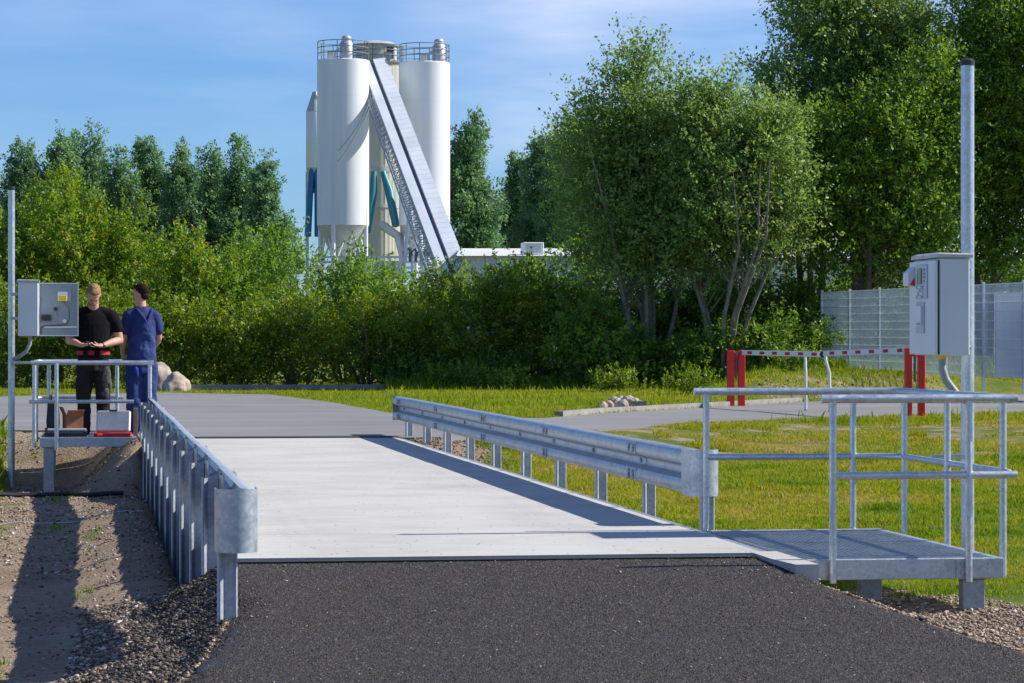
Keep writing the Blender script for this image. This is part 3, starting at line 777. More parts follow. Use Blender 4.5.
def branches(m, base, cents, k, rng, r0, zsplit=.35, stems=1, spread=.5):
    base = Vector(base); idx = rng.choice(len(cents), min(k, len(cents)), replace=False)
    top = max(c[2] for c in cents)
    for s in range(stems):
        a = rng.random()*6.28; sp = spread*(.4+rng.random()*.8) if stems > 1 else spread*.2
        b0 = base+Vector((math.cos(a)*.15*(stems > 1), math.sin(a)*.15*(stems > 1), -.15))
        ht = top*(.62+.2*rng.random())
        p1 = b0+Vector((math.cos(a)*sp*.35, math.sin(a)*sp*.35, ht*.33)); p2 = b0+Vector((math.cos(a+.3)*sp*.8, math.sin(a+.3)*sp*.8, ht*.66)); p3 = b0+Vector((math.cos(a+.1)*sp*1.1, math.sin(a+.1)*sp*1.1, ht))
        m.tube([b0, p1, p2, p3], [r0, r0*.8, r0*.5, r0*.12], 7)
        mine = idx[s::stems]
        for j in mine:
            c = Vector(cents[j]); t = min(.95, max(.12, (c.z/ht)*.62)); 
            q = p1.lerp(p2, (t-.33)/.33) if t > .33 else b0.lerp(p1, t/.33)
            if t > .66: q = p2.lerp(p3, (t-.66)/.34)
            mid = q.lerp(c, .5)+Vector((rng.normal()*.12, rng.normal()*.12, -.06))
            m.tube([q, mid, c], [r0*.32, r0*.2, r0*.06], 5)
def plant(name, label, cat, base, lobes, nclump, nleaf, lsize, cl, cr, upw, mat, seed, group=None, r0=.07, stems=3, spread=.5, nb=30, fill=.4, vmean=.45, droop=0, leaves_name='crown'):
    rng = np.random.default_rng(seed)
    g = empty(name, base); tag(g, label, cat, group)
    P, ax, up, sz, vals, c = crown(lobes, nclump, nleaf, lsize, cl, cr, upw, rng, fill, vmean, droop)
    leafmesh(leaves_name, P, ax, up, sz, vals, M[mat], g)
    m = MB(); branches(m, (0, 0, 0), c, nb, rng, r0, stems=stems, spread=spread); m.build('trunk' if stems == 1 else 'stems', M['bark_pale' if name == 'willow_tree' else 'bark'], g)
    return g
def gz(p): return float(ground_z(p.x, p.y, False))
SH = [  # px, width px, top y, d, kind, label
 (-52, 120, 262, 77.5, 'hedge', 'bushy green shrub at the far left edge behind the pole', 3),
 (8, 70, 205, 80.5, 'maple', 'tall green shrub rising left of the opened cabinet', 1),
 (62, 84, 163, 81.0, 'maple', 'tallest yellow green maple with upright shoots, above the opened cabinet', 1),
 (112, 76, 188, 81.8, 'maple', 'yellow green maple behind the two men', 1),
 (22, 95, 268, 75.0, 'hedge', 'low dense shrub at the foot of the maples, left of the men', 3),
 (100, 95, 262, 75.0, 'hedge', 'dense shrub directly behind the two men', 3),
 (184, 66, 206, 79.5, 'maple', 'slim yellow green maple with spiky top just right of the men', 1),
 (228, 84, 238, 81.5, 'light', 'rounded light green willow shrub left of the silos', 2),
 (296, 112, 224, 81.0, 'light', 'rounded light green shrub below the leftmost silo', 2),
 (348, 84, 244, 80.5, 'light', 'light green shrub below the white silos', 2),
 (168, 90, 292, 74.3, 'hedge', 'dense dark hedge shrub behind the boulders', 3),
 (232, 90, 286, 73.9, 'hedge', 'dense hedge shrub right of the boulders', 3),
 (300, 92, 282, 73.7, 'hedge', 'dense hedge shrub midway between boulders and guardrail end', 3),
 (368, 86, 284, 73.9, 'hedge', 'dense hedge shrub left of the far guardrail end', 3),
 (398, 74, 258, 79.0, 'light', 'green shrub in front of the silo legs', 2),
 (432, 84, 290, 74.1, 'hedge', 'dense hedge shrub above the far guardrail end', 3),
 (456, 70, 262, 79.0, 'maple', 'yellow green shrub at the foot of the sloping conveyor', 1),
 (497, 84, 254, 74.2, 'hedge', 'yellowish hedge shrub right of the conveyor foot', 3),
 (528, 84, 238, 79.5, 'light', 'pale green shrub standing in front of the low white hall', 2),
 (556, 84, 258, 76.0, 'maple', 'sunlit yellow green shrub left of the willow', 1),
 (600, 70, 284, 75.0, 'hedge', 'dark shrub in the shade at the left foot of the willow', 3)]
PAR = dict(hedge=('leaf_hedge', .090, .34, .19, .45, 'hedge_shrub'), maple=('leaf_maple', .095, .62, .15, 1.0, 'maple_shrub'), light=('leaf_light', .10, .48, .18, .45, 'willow_shrub'))
for i, (px, w, ty, d, kd, lab, st) in enumerate(SH):
    b = at(px, d); b.z = gz(b)-.05
    h = zat(ty, d)-b.z; rw = w*d/F/2*1.12
    mat, ls, cl, cr, upw, nm = PAR[kd]
    rng = np.random.default_rng(100+i)
    if kd == 'maple':
        lobes = [(0, 0, h*.35, rw, rw*.9, h*.40)]
        for k in range(9): lobes.append((rng.normal()*rw*.5, rng.normal()*rw*.4, h*(.5+.28*rng.random()), rw*.36, rw*.36, h*.19))
        h2 = h
    else:
        lobes = [(0, 0, h*.40, rw, rw*.85, h*.46)]
        for k in range(8): lobes.append((rng.normal()*rw*.55, rng.normal()*rw*.4-rw*.2, h*(.25+.5*rng.random()), rw*.42, rw*.4, h*.2))
    lobes = [(x, y, min(z, h-rz*1.0-cl*.35), rx_, ry_, rz) for x, y, z, rx_, ry_, rz in lobes]
    area = rw*h; ncl = int(area*(128 if kd == 'hedge' else 104))
    plant(nm, lab, 'shrub', b, lobes, ncl, 26 if kd == 'hedge' else 28, ls, cl, cr, upw, mat, 200+i, r0=.05, stems=st+2, spread=rw*.8, nb=14, fill=.30, group='shrubs of the green belt behind the road')

TR = [ # px base, d, kind, label, lobes in px: (cx, cy, rx px, ry px)
 ('willow_tree', 650, 73, 'leaf_willow', 'broad many-stemmed willow with visible pale stems, centre right', [(622, 215, 52, 70), (612, 150, 40, 55), (640, 95, 26, 48), (668, 175, 52, 70), (692, 230, 52, 40), (645, 232, 52, 34)], 9, .10, 'tree'),
 ('willow_tree', 722, 72, 'leaf_willow', 'greyish green rounded willow right of the many-stemmed one', [(720, 150, 46, 62), (700, 120, 30, 32), (745, 190, 48, 70), (725, 230, 56, 38), (772, 215, 38, 42), (765, 145, 30, 45)], 7, .10, 'tree'),
 ('birch_tree', 812, 77, 'leaf_willow', 'tall airy tree with its pale top cut by the upper picture edge', [(815, 60, 40, 70), (795, 110, 42, 55), (850, 100, 48, 60), (830, 0, 48, 50), (870, 30, 45, 50), (830, 170, 60, 60), (890, 80, 30, 40), (805, 200, 45, 55), (905, 40, 40, 45)], 3, .105, 'tree'),
 ('alder_tree', 872, 74, 'leaf_dark', 'dense dark tree behind the red gate post and cabinet', [(865, 185, 62, 60), (830, 220, 50, 50), (900, 145, 52, 50), (885, 240, 62, 40), (930, 190, 40, 60), (925, 110, 40, 50), (820, 170, 36, 50)], 3, .10, 'tree'),
 ('alder_tree', 985, 76, 'leaf_dark', 'darkest tall tree at the right picture edge behind the pole', [(985, 75, 48, 70), (1020, 110, 60, 70), (965, 150, 50, 60), (1000, 10, 45, 45), (1000, 205, 60, 60), (1060, 60, 60, 70), (1060, 180, 60, 80)], 2, .10, 'tree'),
 ('alder_tree', 606, 84, 'leaf_willow', 'dark tree just left behind the many-stemmed willow', [(596, 205, 30, 50), (590, 160, 24, 32), (612, 245, 36, 30)], 2, .10, 'tree'),
]
for i, (nm, px, d, mat, lab, lb, st, ls, cat) in enumerate(TR):
    b = at(px, d); b.z = gz(b); s = d/F; lobes = []; rng = np.random.default_rng(700+i)
    for (cx, cy, rx_, ry_) in lb:
        c = at(cx, d); rr = rx_*s; zc = zat(cy, d)-b.z
        lobes.append((c.x-b.x, c.y-b.y+rng.normal()*.35, zc, rr, rr*.8, ry_*s))
        for k in range(5):
            dv = rng.normal(size=3); dv /= np.linalg.norm(dv)
            lobes.append((c.x-b.x+dv[0]*rr*.75, c.y-b.y+dv[1]*rr*.6, zc+dv[2]*ry_*s*.75, rr*.42, rr*.4, ry_*s*.35))
    ar = sum(a[2]*a[3] for a in lb)*s*s*3.1
    plant(nm, lab, cat, b, lobes, int(ar*(112 if nm != 'birch_tree' else 82)), 26, ls*.96, .85, .21, .5, mat, 900+i, r0=.066 if st > 3 else .11, stems=st, spread=1.5 if st > 3 else .8, nb=60, fill=.40, vmean=.5)
# undergrowth below and behind the right trees
UG = [(592, 74, 285, 72, 'dark undergrowth shrub at the left foot of the many-stemmed willow'), (636, 80, 258, 77, 'dark undergrowth shrub right behind the pale willow stems'), (684, 84, 255, 77.5, 'dark undergrowth shrub between the two willows'),
      (735, 86, 256, 77, 'dark undergrowth shrub above the left pair of red posts'), (790, 80, 262, 76, 'dark undergrowth shrub above the meeting point of the gate booms'),
      (640, 90, 330, 72.5, 'low shaded shrub at the stone heap'), (705, 90, 322, 72, 'low shaded shrub left behind the red posts of the gate'), (772, 84, 312, 72, 'low shaded shrub behind the left gate boom'),
      (838, 80, 262, 79, 'shrub behind the left half of the mesh fence'), (900, 80, 250, 80, 'shrub behind the mesh fence and the closed cabinet'), (965, 80, 244, 79.5, 'shrub behind the right half of the mesh fence'), (1030, 80, 240, 79, 'shrub behind the fence at the right picture edge')]
for i, (px, w, ty, d, lab) in enumerate(UG):
    b = at(px, d); b.z = gz(b)-.05; h = zat(ty, d)-b.z; rw = w*d/F/2*1.2; rng = np.random.default_rng(300+i)
    lobes = [(0, 0, h*.4, rw, rw*.8, h*.45)]+[(rng.normal()*rw*.5, rng.normal()*rw*.4, h*(.3+.4*rng.random()), rw*.4, rw*.4, h*.22) for k in range(7)]
    plant('undergrowth_shrub', lab, 'shrub', b, lobes, int(rw*h*120), 28, .10, .4, .18, .3, 'leaf_dark', 400+i, r0=.05, stems=4, spread=rw*.8, nb=20, fill=.3, vmean=.45, group='shrubs below the right trees')

# distant poplars
PO = [(-22, 165, 60, 222, 'poplar at the left picture edge'), (20, 135, 46, 226, 'poplar first from the left, half hidden by the maples'), (56, 131, 44, 222, 'poplar with a broad top above the opened cabinet'), (88, 124, 44, 228, 'tall poplar above the man in black'),
      (118, 137, 36, 221, 'lower poplar above the man in blue'), (150, 131, 42, 224, 'poplar right of the maples with two-peaked top'), (183, 141, 38, 220, 'slightly lower poplar in the middle of the left row'), (212, 136, 38, 225, 'poplar behind the slim spiky maple'),
      (241, 140, 40, 221, 'second poplar from the right end of the left row'), (270, 157, 40, 217, 'rightmost and lowest poplar of the left row'),
      (472, 103, 46, 205, 'broad poplar directly right of the white silos'), (516, 146, 40, 228, 'low poplar in the gap right of the silos'), (545, 118, 44, 224, 'poplar left of the willow crown'), (576, 114, 52, 220, 'poplar partly covered by the willow crown'), (612, 120, 50, 224, 'poplar hidden behind the willow crown')]
for i, (px, ty, w, d, lab) in enumerate(PO):
    b = at(px, d, 0); s = d/F; h = zat(ty, d); rw = w*s/2; rng = np.random.default_rng(500+i); lobes = []
    for k in range(17):
        t = k/16; zz = h*(.10+.78*t); rr = rw*(1.32-.72*t**3)*(.8+.4*rng.random())
        a = rng.random()*6.28; o = rr*.5
        lobes.append((math.cos(a)*o, math.sin(a)*o, zz, rr*.62, rr*.62, h*(.07+.06*rng.random())))
    lobes.append((0, 0, h*.5, rw*.6, rw*.6, h*.4))
    plant('poplar_tree', lab, 'poplar', b, lobes, int(h*w*s*23), 38, .23, .80, .48, .8, 'leaf_poplar', 600+i, r0=.2, stems=1, spread=.3, nb=30, fill=.35, vmean=.45, group='distant poplars')

# ------------------------------------------------------------------ grass, weeds, stones
def blades(name, X, Y, hgt, wid, vals, rng, lean=.5, kind='stuff', label=None, cat='grass'):
    n = len(X); Z = ground_z(X, Y)
    a = rng.random(n)*6.28; b = rng.random(n)*6.28
    c = np.stack([X, Y, Z-.01], 1); wv = np.stack([np.cos(a), np.sin(a), np.zeros(n)], 1)*(wid/2)[:, None]
    lv = np.stack([np.cos(b), np.sin(b), np.zeros(n)], 1)*(hgt*lean*rng.random(n))[:, None]
    tip = c+lv+np.array([0, 0, 1])*hgt[:, None]
    mid = c+lv*.35+np.array([0, 0, 1])*(hgt*.6)[:, None]
    v = np.empty((n, 4, 3)); v[:, 0] = c-wv; v[:, 1] = c+wv; v[:, 2] = mid+wv*.8; v[:, 3] = tip
    me = rawmesh(name, v.reshape(-1, 3), np.arange(n*4).reshape(n, 4)); setv(me, vals)
    o = link(name, me, M['grass']); tag(o, label, cat, None, kind); return o
def lawn():
    rng = np.random.default_rng(11); n = 1300000
    X = 3.95+16*rng.random(n)**1.2; Y = 16.3+33*rng.random(n)
    d = Y
    keep = rng.random(n) < np.minimum(1, (23/d)**.8)
    px = 512+F*((X/Y-.1464)/.989); keep &= (px < 1150)&(px > 380)
    keep &= ~inpoly(X, Y, ROAD)
    keep &= (turf_at(X, Y)+1.3*(fbm(X, Y, .9, 21, 4)-.5)) > .52
    keep &= ~((X < 5.1) & (Y < 18.1) & (Y > 15.4) & (rng.random(n) < .4))
    X, Y = X[keep], Y[keep]
    n = len(X); sc = (Y/20)**.6
    patch = fbm(X, Y, 1.6, 31, 4); tall = fbm(X, Y, .7, 41, 3)
    h = (.014+.028*rng.random(n)+.10*np.clip(tall-.58, 0, 1)*2)*np.minimum(sc, 1.35)
    near = (X > 4.6)&(Y < 19)
    vals = .30+.85*(patch-.30)+rng.normal(size=n)*.14
    vals += .45*(fbm(X, Y, .30, 71, 3)-.5); vals -= .15*(1-ss(Y, 18, 22)); vals += .08*ss(Y, 30, 40)
    blades('lawn_grass', X, Y, h, (.005+.006*rng.random(n))*sc, vals, rng, .7, label='short yellow green grass on the dip right of the bridge')
lawn()
def verge():
    rng = np.random.default_rng(12); n = 420000
    d = 44+36*rng.random(n); px = -60+1180*rng.random(n)
    u = (px-CX)/F; X = d*(SI+CO*u); Y = d*(CO-SI*u)
    keep = ~inpoly(X, Y, ROAD) & (Y > 43)
    keep &= rng.random(n) < turf_at(X, Y)+.5*(fbm(X, Y, 2, 7)-.5)
    X, Y, d, px = X[keep], Y[keep], d[keep], px[keep]; n = len(X)
    rd = polydist(X, Y, ROAD)
    base = (.03+.06*rng.random(n)+.12*(rng.random(n) > .985))*np.where(px < 385, .6, 1)
    tallm = ss(d, 70, 72)*(px > 385)*.8+.25*ss(d, 75, 76)
    h = base+tallm*(.15+.50*fbm(X, Y, .8, 9, 3))*rng.random(n)*(ss(rd, .3, 1.5))
    vals = .22+.40*rng.random(n)*(1-.6*np.clip(tallm, 0, 1))+.45*(fbm(X, Y, 1.8, 3)-.45)
    blades('verge_grass', X, Y, h, (.012+.02*rng.random(n))*d/60, vals, rng, .5, label='bright grass verge along the far side of the road')
verge()
def leftgrass():
    rng = np.random.default_rng(13); n = 260000
    X = -4+4.2*rng.random(n); Y = 13.5+32*rng.random(n)
    px = 512+F*((X/Y-.1464)/.989)
    spot = fbm(X, Y, .8, 51, 3)
    dens = np.where(Y < 30, np.clip((spot-.80)*5, 0, 1)*.3, 0)
    dens = np.maximum(dens, (1-ss(X, -1.35, -.95))*ss(Y, 30, 34))
    dens = np.maximum(dens, (.5*(1-ss(X, -.95, -.75)))*ss(Y, 22, 24)*(1-ss(Y, 27, 28))*(fbm(X, Y, .6, 3) > .42))
    dens = np.maximum(dens, .9*(1-ss(X, -.50, -.36))*(1-ss(Y, 14.6, 15.0)))
    for cx_, cy_, r_ in ((.02, 25.6, .13), (-.33, 27.3, .10), (-.04, 19.9, .10), (-.40, 34.8, .25)):
        dens = np.maximum(dens, .5*np.clip(1-np.hypot(X-cx_, (Y-cy_)*.14)/r_, 0, 1))
    keep = (rng.random(n) < dens)&(px > -60)&~inpoly(X, Y, ROAD)
    X, Y = X[keep], Y[keep]; n = len(X)
    tall = (1-ss(X, -1.3, -1.0))*ss(Y, 31, 36)
    h = (.012+.03*rng.random(n))*(1+tall*9*rng.random(n))
    blades('left_grass', X, Y, h, .010+.012*rng.random(n), .12+.35*rng.random(n), rng, .6, label='tufts of grass on the bare soil left of the bridge')
leftgrass()
def stones(name, X, Y, size, vals, mat, label, rng, sink=.25, zoff=None):
    ico = [(-.53, .85, 0), (.53, .85, 0), (-.53, -.85, 0), (.53, -.85, 0), (0, -.53, .85), (0, .53, .85), (0, -.53, -.85), (0, .53, -.85), (.85, 0, -.53), (.85, 0, .53), (-.85, 0, -.53), (-.85, 0, .53)]
    fi = [(0, 11, 5), (0, 5, 1), (0, 1, 7), (0, 7, 10), (0, 10, 11), (1, 5, 9), (5, 11, 4), (11, 10, 2), (10, 7, 6), (7, 1, 8), (3, 9, 4), (3, 4, 2), (3, 2, 6), (3, 6, 8), (3, 8, 9), (4, 9, 5), (2, 4, 11), (6, 2, 10), (8, 6, 7), (9, 8, 1)]
    B = np.array(ico); n = len(X); Z = ground_z(X, Y)
    if zoff is not None: Z = Z+zoff
    v = B[None]*(1+.35*rng.normal(size=(n, 12, 1)))*size[:, None, None]*.5
    v *= np.stack([.7+.6*rng.random(n), .7+.6*rng.random(n), .45+.4*rng.random(n)], 1)[:, None]
    a = rng.random(n)*6.28; ca, sa = np.cos(a)[:, None], np.sin(a)[:, None]
    x = v[..., 0]*ca-v[..., 1]*sa; y = v[..., 0]*sa+v[..., 1]*ca; v[..., 0] = x; v[..., 1] = y
    v += np.stack([X, Y, Z+size*.5*(1-2*sink)*.6], 1)[:, None]
    fa = (np.array(fi)[None]+np.arange(n)[:, None, None]*12).reshape(-1, 3)
    me = rawmesh(name, v.reshape(-1, 3), fa); setv(me, np.repeat(vals, 20))
    o = link(name, me, M[mat]); tag(o, label, 'gravel', None, 'stuff'); return o
def gravel():
    rng = np.random.default_rng(21)
    n = 62000; Y = 12.0+6.6*rng.random(n); rl = np.interp(Y, RL[:, 0], RL[:, 1]); X = rl-.85*rng.random(n)**1.3+.05
    k = (Y < 17.2+.8*rng.random(n)); X, Y = X[k], Y[k]; n = len(X)
    stones('bank_gravel', X, Y, .005+.024*rng.random(n)**3.4, rng.random(n)**1.5, 'stone', 'coarse gravel banked against the left side of the ramp', rng)
    n = 22000; Y = 10.5+6.2*rng.random(n); rl = np.interp(Y, RL[:, 0], RL[:, 1]); X = rl+.06-.55*rng.random(n)**1.6
    stones('asphalt_crumbs', X, Y, .005+.020*rng.random(n)**3, rng.random(n), 'crumb', 'black asphalt crumbs along the left edge of the ramp', rng, .2, .01)
    n = 20000; Y = 11.5+5.4*rng.random(n); rr = np.interp(Y, RR[:, 0], RR[:, 1]); X = rr-.03+1.5*rng.random(n)**1.3
    stones('shoulder_gravel', X, Y, .007+.022*rng.random(n)**2.8, .15+.8*rng.random(n), 'stone', 'pale gravel shoulder between the ramp and the grass on the right', rng)
    n = 420; Y = 10+5.9*rng.random(n)**.6; rl = np.interp(Y, RL[:, 0], RL[:, 1]); rr = np.interp(Y, RR[:, 0], RR[:, 1]); t = rng.random(n); t = np.where(rng.random(n) < .6, np.where(t < .5, t**2*.5, 1-(1-t)**2*.5), t); X = rl+(rr-rl)*t
    stones('stray_grit', X, Y, .006+.012*rng.random(n)**3, .4+.5*rng.random(n), 'stone', 'stray pale grit lying loose on the dark ramp', rng, 0, .062)
    n = 60000; Y = 13.5+26*rng.random(n)**1.2; X = -1.9+2.5*rng.random(n)
    k = rng.random(n) < (.25+.9*(fbm(X, Y, .8, 61, 3) > .5)); X, Y = X[k], Y[k]; n = len(X)
    stones('soil_pebbles', X, Y, (.0035+.024*rng.random(n)**7)*(1+.02*(Y-14)), rng.random(n), 'stone', 'pebbles scattered on the bare soil left of the bridge', rng)
    n = 3500; Y = 30.5+9*rng.random(n); X = 4.05+.9*rng.random(n)**1.2
    k = ~inpoly(X, Y, ROAD); X, Y = X[k], Y[k]; n = len(X)
    stones('edge_gravel', X, Y, .012+.03*rng.random(n)**2, .1+.6*rng.random(n), 'stone', 'gravel strip behind the far posts of the right guardrail', rng)
    n = 700; px = 740+380*rng.random(n); d = 55+7*rng.random(n)
    u = (px-CX)/F; X = d*(SI+CO*u); Y = d*(CO-SI*u); k = ~inpoly(X, Y, ROAD); X, Y = X[k], Y[k]; n = len(X)
    stones('mound_stones', X, Y, .03+.07*rng.random(n)**2, .1+.8*rng.random(n), 'stone', 'stones on the low earth mound before the mesh fence', rng)
gravel()

def aggregate():
    rng = np.random.default_rng(33); n = 260000
    Y = 9.8+6.05*rng.random(n); rl = np.interp(Y, RL[:, 0], RL[:, 1]); rr = np.interp(Y, RR[:, 0], RR[:, 1])
    X = rl+.0+(rr-rl-.0)*rng.random(n); px = 512+F*((X/(X*SI+Y*CO)-SI)/CO); k = (px > 150)&(px < 1060); X, Y = X[k], Y[k]; n = len(X)
    e = np.minimum(X-np.interp(Y, RL[:, 0], RL[:, 1]), np.interp(Y, RR[:, 0], RR[:, 1])-X)
    Z = ramp_z(Y)-.05*np.clip(1-e/.18, 0, 1)**2*np.clip((15.3-Y)/.8, 0, 1)
    Z = Z+.012*(fbm(X, Y, .5, 8, 3)-.5)*np.minimum(1, (16.1-Y)*2)-.010*np.clip((Y-15.55)/.4, 0, 1)
    s = .005+.007*rng.random(n)**1.5; O = np.array([(1, 0, 0), (0, 1, 0), (-1, 0, 0), (0, -1, 0), (0, 0, 1)], float)
    v = O[None]*(.7+.6*rng.random((n, 5, 1)))*s[:, None, None]*np.array([.62, .62, .55]); a = rng.random(n)*6.28; ca, sa = np.cos(a)[:, None], np.sin(a)[:, None]
    x = v[..., 0]*ca-v[..., 1]*sa; y = v[..., 0]*sa+v[..., 1]*ca; v[..., 0] = x; v[..., 1] = y
    v[:, 4, :2] += rng.normal(size=(n, 2))*(s*.25)[:, None]
    v += np.stack([X, Y, Z+.001], 1)[:, None]
    fa = (np.array([(0, 1, 4), (1, 2, 4), (2, 3, 4), (3, 0, 4)])[None]+np.arange(n)[:, None, None]*5).reshape(-1, 3)
    me = rawmesh('asphalt_aggregate', v.reshape(-1, 3), fa); setv(me, np.repeat(np.where(rng.random(n) > .9990, 3, .93*rng.random(n)**1.3), 4)*1.0)
    o = link('asphalt_aggregate', me, M['aggregate']); tag(o, 'coarse dark stone grains of the fresh asphalt surface', 'asphalt grains', None, 'stuff')
aggregate()
# boulders
def boulder(label, px, d, w, h, dp, seed, group=None, mat='boulder', name='boulder', z=None, loc=None):
    rng = random.Random(seed); bm = bmesh.new(); bmesh.ops.create_icosphere(bm, subdivisions=4, radius=1)
    from mathutils import noise as mn
    for v in bm.verts:
        p = v.co.copy(); k = 1+.30*mn.noise(p*1.1+Vector((seed, 0, 0)))+.10*mn.noise(p*3+Vector((0, seed, 0)))
        v.co = Vector((p.x*w/2*k, p.y*dp/2*k, max(p.z, -.35)*h/1.35*k))
    for f in bm.faces: f.smooth = True
    me = bpy.data.meshes.new(name); bm.to_mesh(me); bm.free()
    o = link(name, me, M[mat]); p = loc if loc is not None else at(px, d)
    o.location = (p.x, p.y, (gz(p)+.25*h) if z is None else z); o.rotation_euler = (0, 0, rng.random()*6)
    tag(o, label, 'boulder' if name == 'boulder' else 'stone', group); return o
boulder('larger upright boulder half hidden behind the man in blue', 159, 71.0, 1.0, .72, .8, 3)
boulder('lower flat boulder right of the upright one, at the road edge', 176, 70.0, .80, .46, .65, 8)
# cobble heap in front of a little palisade
cb = [(602, 409, .2), (609, 408, .2), (616, 406.5, .24), (622, 407.5, .22), (613, 403.5, .2), (628, 406, .26), (634, 405.5, .22), (638, 407.5, .2), (625, 402.8, .18), (631, 402.5, .2), (619, 402, .17)]
cl_ = ['grey stone at the left end of the heap', 'dark stone second from the left of the heap', 'large pale stone low in the left half of the heap', 'grey stone low in the middle of the heap', 'whitish stone on top of the left half', 'large orange brown stone in the right half', 'pale stone low near the right end', 'small grey stone at the right end of the heap', 'grey stone on top of the middle', 'tan stone on top of the right half', 'smallest stone at the crest of the heap']
for k, (px, py, s_) in enumerate(cb):
    d = 52.0-(py-402)*.12; boulder(cl_[k], px, d, s_*1.15, s_*.85, s_, 20+k, 'stone heap by the road', name='field_stone', z=zat(py, d))
pal = empty('palisade_edging', at(640, 50.9)); tag(pal, 'short row of pale stone palisades beside the stone heap', 'edging')
for k in range(6):
    p = at(632+k*2.6, 50.8+.05*k)-at(640, 50.9)
    MB().box2((p.x-.022, p.y-.04, 0), (p.x+.020, p.y+.04, .15+.01*(k % 2))).build('palisade', M['kerb'], pal)

# tall herbs in front of the hedge, shade put into their dark leaf colour
HB = [(405, 68, 362, 73.5, 'first tall herb patch, above the far guardrail end'), (452, 60, 358, 73, 'tall herb patch below the conveyor foot'), (498, 62, 352, 72.5, 'tallest bluish herb patch left of the yellow green shrub'), (545, 62, 366, 74.0, 'tall herb patch under the yellow green shrub'), (590, 62, 372, 73.5, 'herb patch left of the stone heap')]
for i, (px, w, ty, d, lab) in enumerate(HB):
    b = at(px, d); b.z = gz(b)-.03; h = zat(ty, d)-b.z; rw = w*d/F/2*1.15; rng = np.random.default_rng(1300+i)
    lobes = [(rng.normal()*rw*.6, rng.normal()*.3, h*.32, rw*.55, .45, h*.34) for k in range(6)]
    P, ax, up, sz, vals, c = crown(lobes, int(rw*h*330), 16, .12, .40, .07, 2.2, rng, .5, .10)
    g = empty('herb_patch', b); tag(g, lab, 'herbs', 'tall herbs before the hedge'); leafmesh('foliage', P, ax, up, sz, vals, M['leaf_dark'], g, aspect=.30)
    m = MB()
    for q in range(min(10, len(c))): m.tube([(0, 0, 0), (c[q][0]*.8, c[q][1]*.8, .1), tuple(c[q])], [.008, .006, .004], 4)
    m.build('stems', M['bark'], g)
# weeds in front of hedge
wd = [(118, 78), (505, 70), (470, 71.5), (440, 72), (560, 67), (590, 66), (620, 67), (655, 66), (690, 64), (720, 66), (800, 64)]
wl = ['weed clump behind the left platform railing', 'tall weed clump mid verge below the pale shrub', 'tall weed clump below the conveyor foot', 'tall weed clump above the far guardrail end', 'weed clump left of the stone heap', 'low weed clump beside the stone heap', 'weed clump behind the stone heap', 'weed clump at the foot of the willow stems', 'weed clump left of the red posts', 'weed clump behind the left pair of red posts', 'weed clump under the gate boom']
for k, (px, d) in enumerate(wd):
    if k in (4, 5, 7, 9): continue
    b = at(px, d); b.z = gz(b); rng = np.random.default_rng(800+k)
    hh = .30+.25*rng.random()
    lobes = [(rng.normal()*.25, rng.normal()*.2, hh*.4, .45, .35, hh*.45) for q in range(3)]
    P, ax, up, sz, vals, c = crown(lobes, 120, 14, .09, .35, .07, 1.8, rng, .6, .4)
    g = empty('weed_clump', b); tag(g, wl[k], 'weeds', 'weeds along the verge'); leafmesh('foliage', P, ax, up, sz, vals, M['leaf_hedge'], g, aspect=.35)
    m = MB()
    for q in range(8): m.tube([(0, 0, 0), tuple(c[q % len(c)])], [.01, .004], 4)
    m.build('stems', M['leaf_hedge'] if False else M['bark'], g)

# ------------------------------------------------------------------ red gate
def redposts(label, px0, px1, py, d, hgt):
    g = empty('gate_post_pair', at((px0+px1)/2, d)); tag(g, label, 'gate post', 'red gate posts'); s = d/F
    w = 3.3*s
    for px in (px0, px1):
        dx = (px-(px0+px1)/2)*s
        m = MB(); m.box2((dx-w, -w, -.2), (dx+w, w, hgt), .01); m.build('post', M['red'], g)
    m = MB(); m.box2((-abs(px1-px0)/2*s+w, -.02, hgt-.14), (abs(px1-px0)/2*s-w, .02, hgt-.06)); m.build('cross_bar', M['red'], g)
    m = MB(); m.cyl((0, 0, hgt-.14), (0, 0, hgt-.55), .02, seg=8); m.build('gas_spring', M['steel_dark'], g)
    m = MB(); m.cyl((0, -.07, hgt-.06), (0, .07, hgt-.06), .035, seg=10); m.build('hinge', M['steel_dark'], g)
    return g
dA, dB = 54.0, 45.8
redposts('left pair of red gate posts, farther away, holding the left boom', 730.5, 741.5, 406, dA, 1.05)
redposts('right pair of red gate posts, nearer, left of the closed cabinet', 908, 921.5, 418, dB, 1.12)
def boom(label, pa, pb, legp, flip):
    pa = Vector(pa); pb = Vector(pb); g = empty('gate_boom', (0, 0, 0)); tag(g, label, 'barrier boom', 'gate booms')
    m = MB(); m.bar(pa, pb, .045, .092); m.build('boom', M['white_paint'], g)
    n = 6
    for k in range(n):
        a = pa.lerp(pb, (k+.55)/n); b_ = pa.lerp(pb, (k+.92)/n); 
        m = MB(); m.bar(a, b_, .051, .055); m.build('reflector', M['belt'], g)
    q = pa.lerp(pb, legp)
    m = MB(); m.tube([(q.x, q.y, q.z-.02), (q.x+.0, q.y-.02, q.z-.12), (q.x+flip, q.y-.05, q.z-.35), (q.x+flip, q.y-.05, -.0)], .026, 10); m.build('support_leg', M['white_paint'], g)
    m = MB(); m.cyl((q.x+flip, q.y-.05, .01), (q.x+flip, q.y-.05, -.06), .035, seg=10); m.build('foot', M['seal'], g)
    return g
midd = 50.0
pA = at(742, dA); pA.z = zat(352.5, dA); pM = at(819, midd); pM.z = zat(354.3, midd); pM2 = at(824, midd-.1); pM2.z = zat(353.5, midd); pB = at(905, dB); pB.z = zat(350.2, dB)
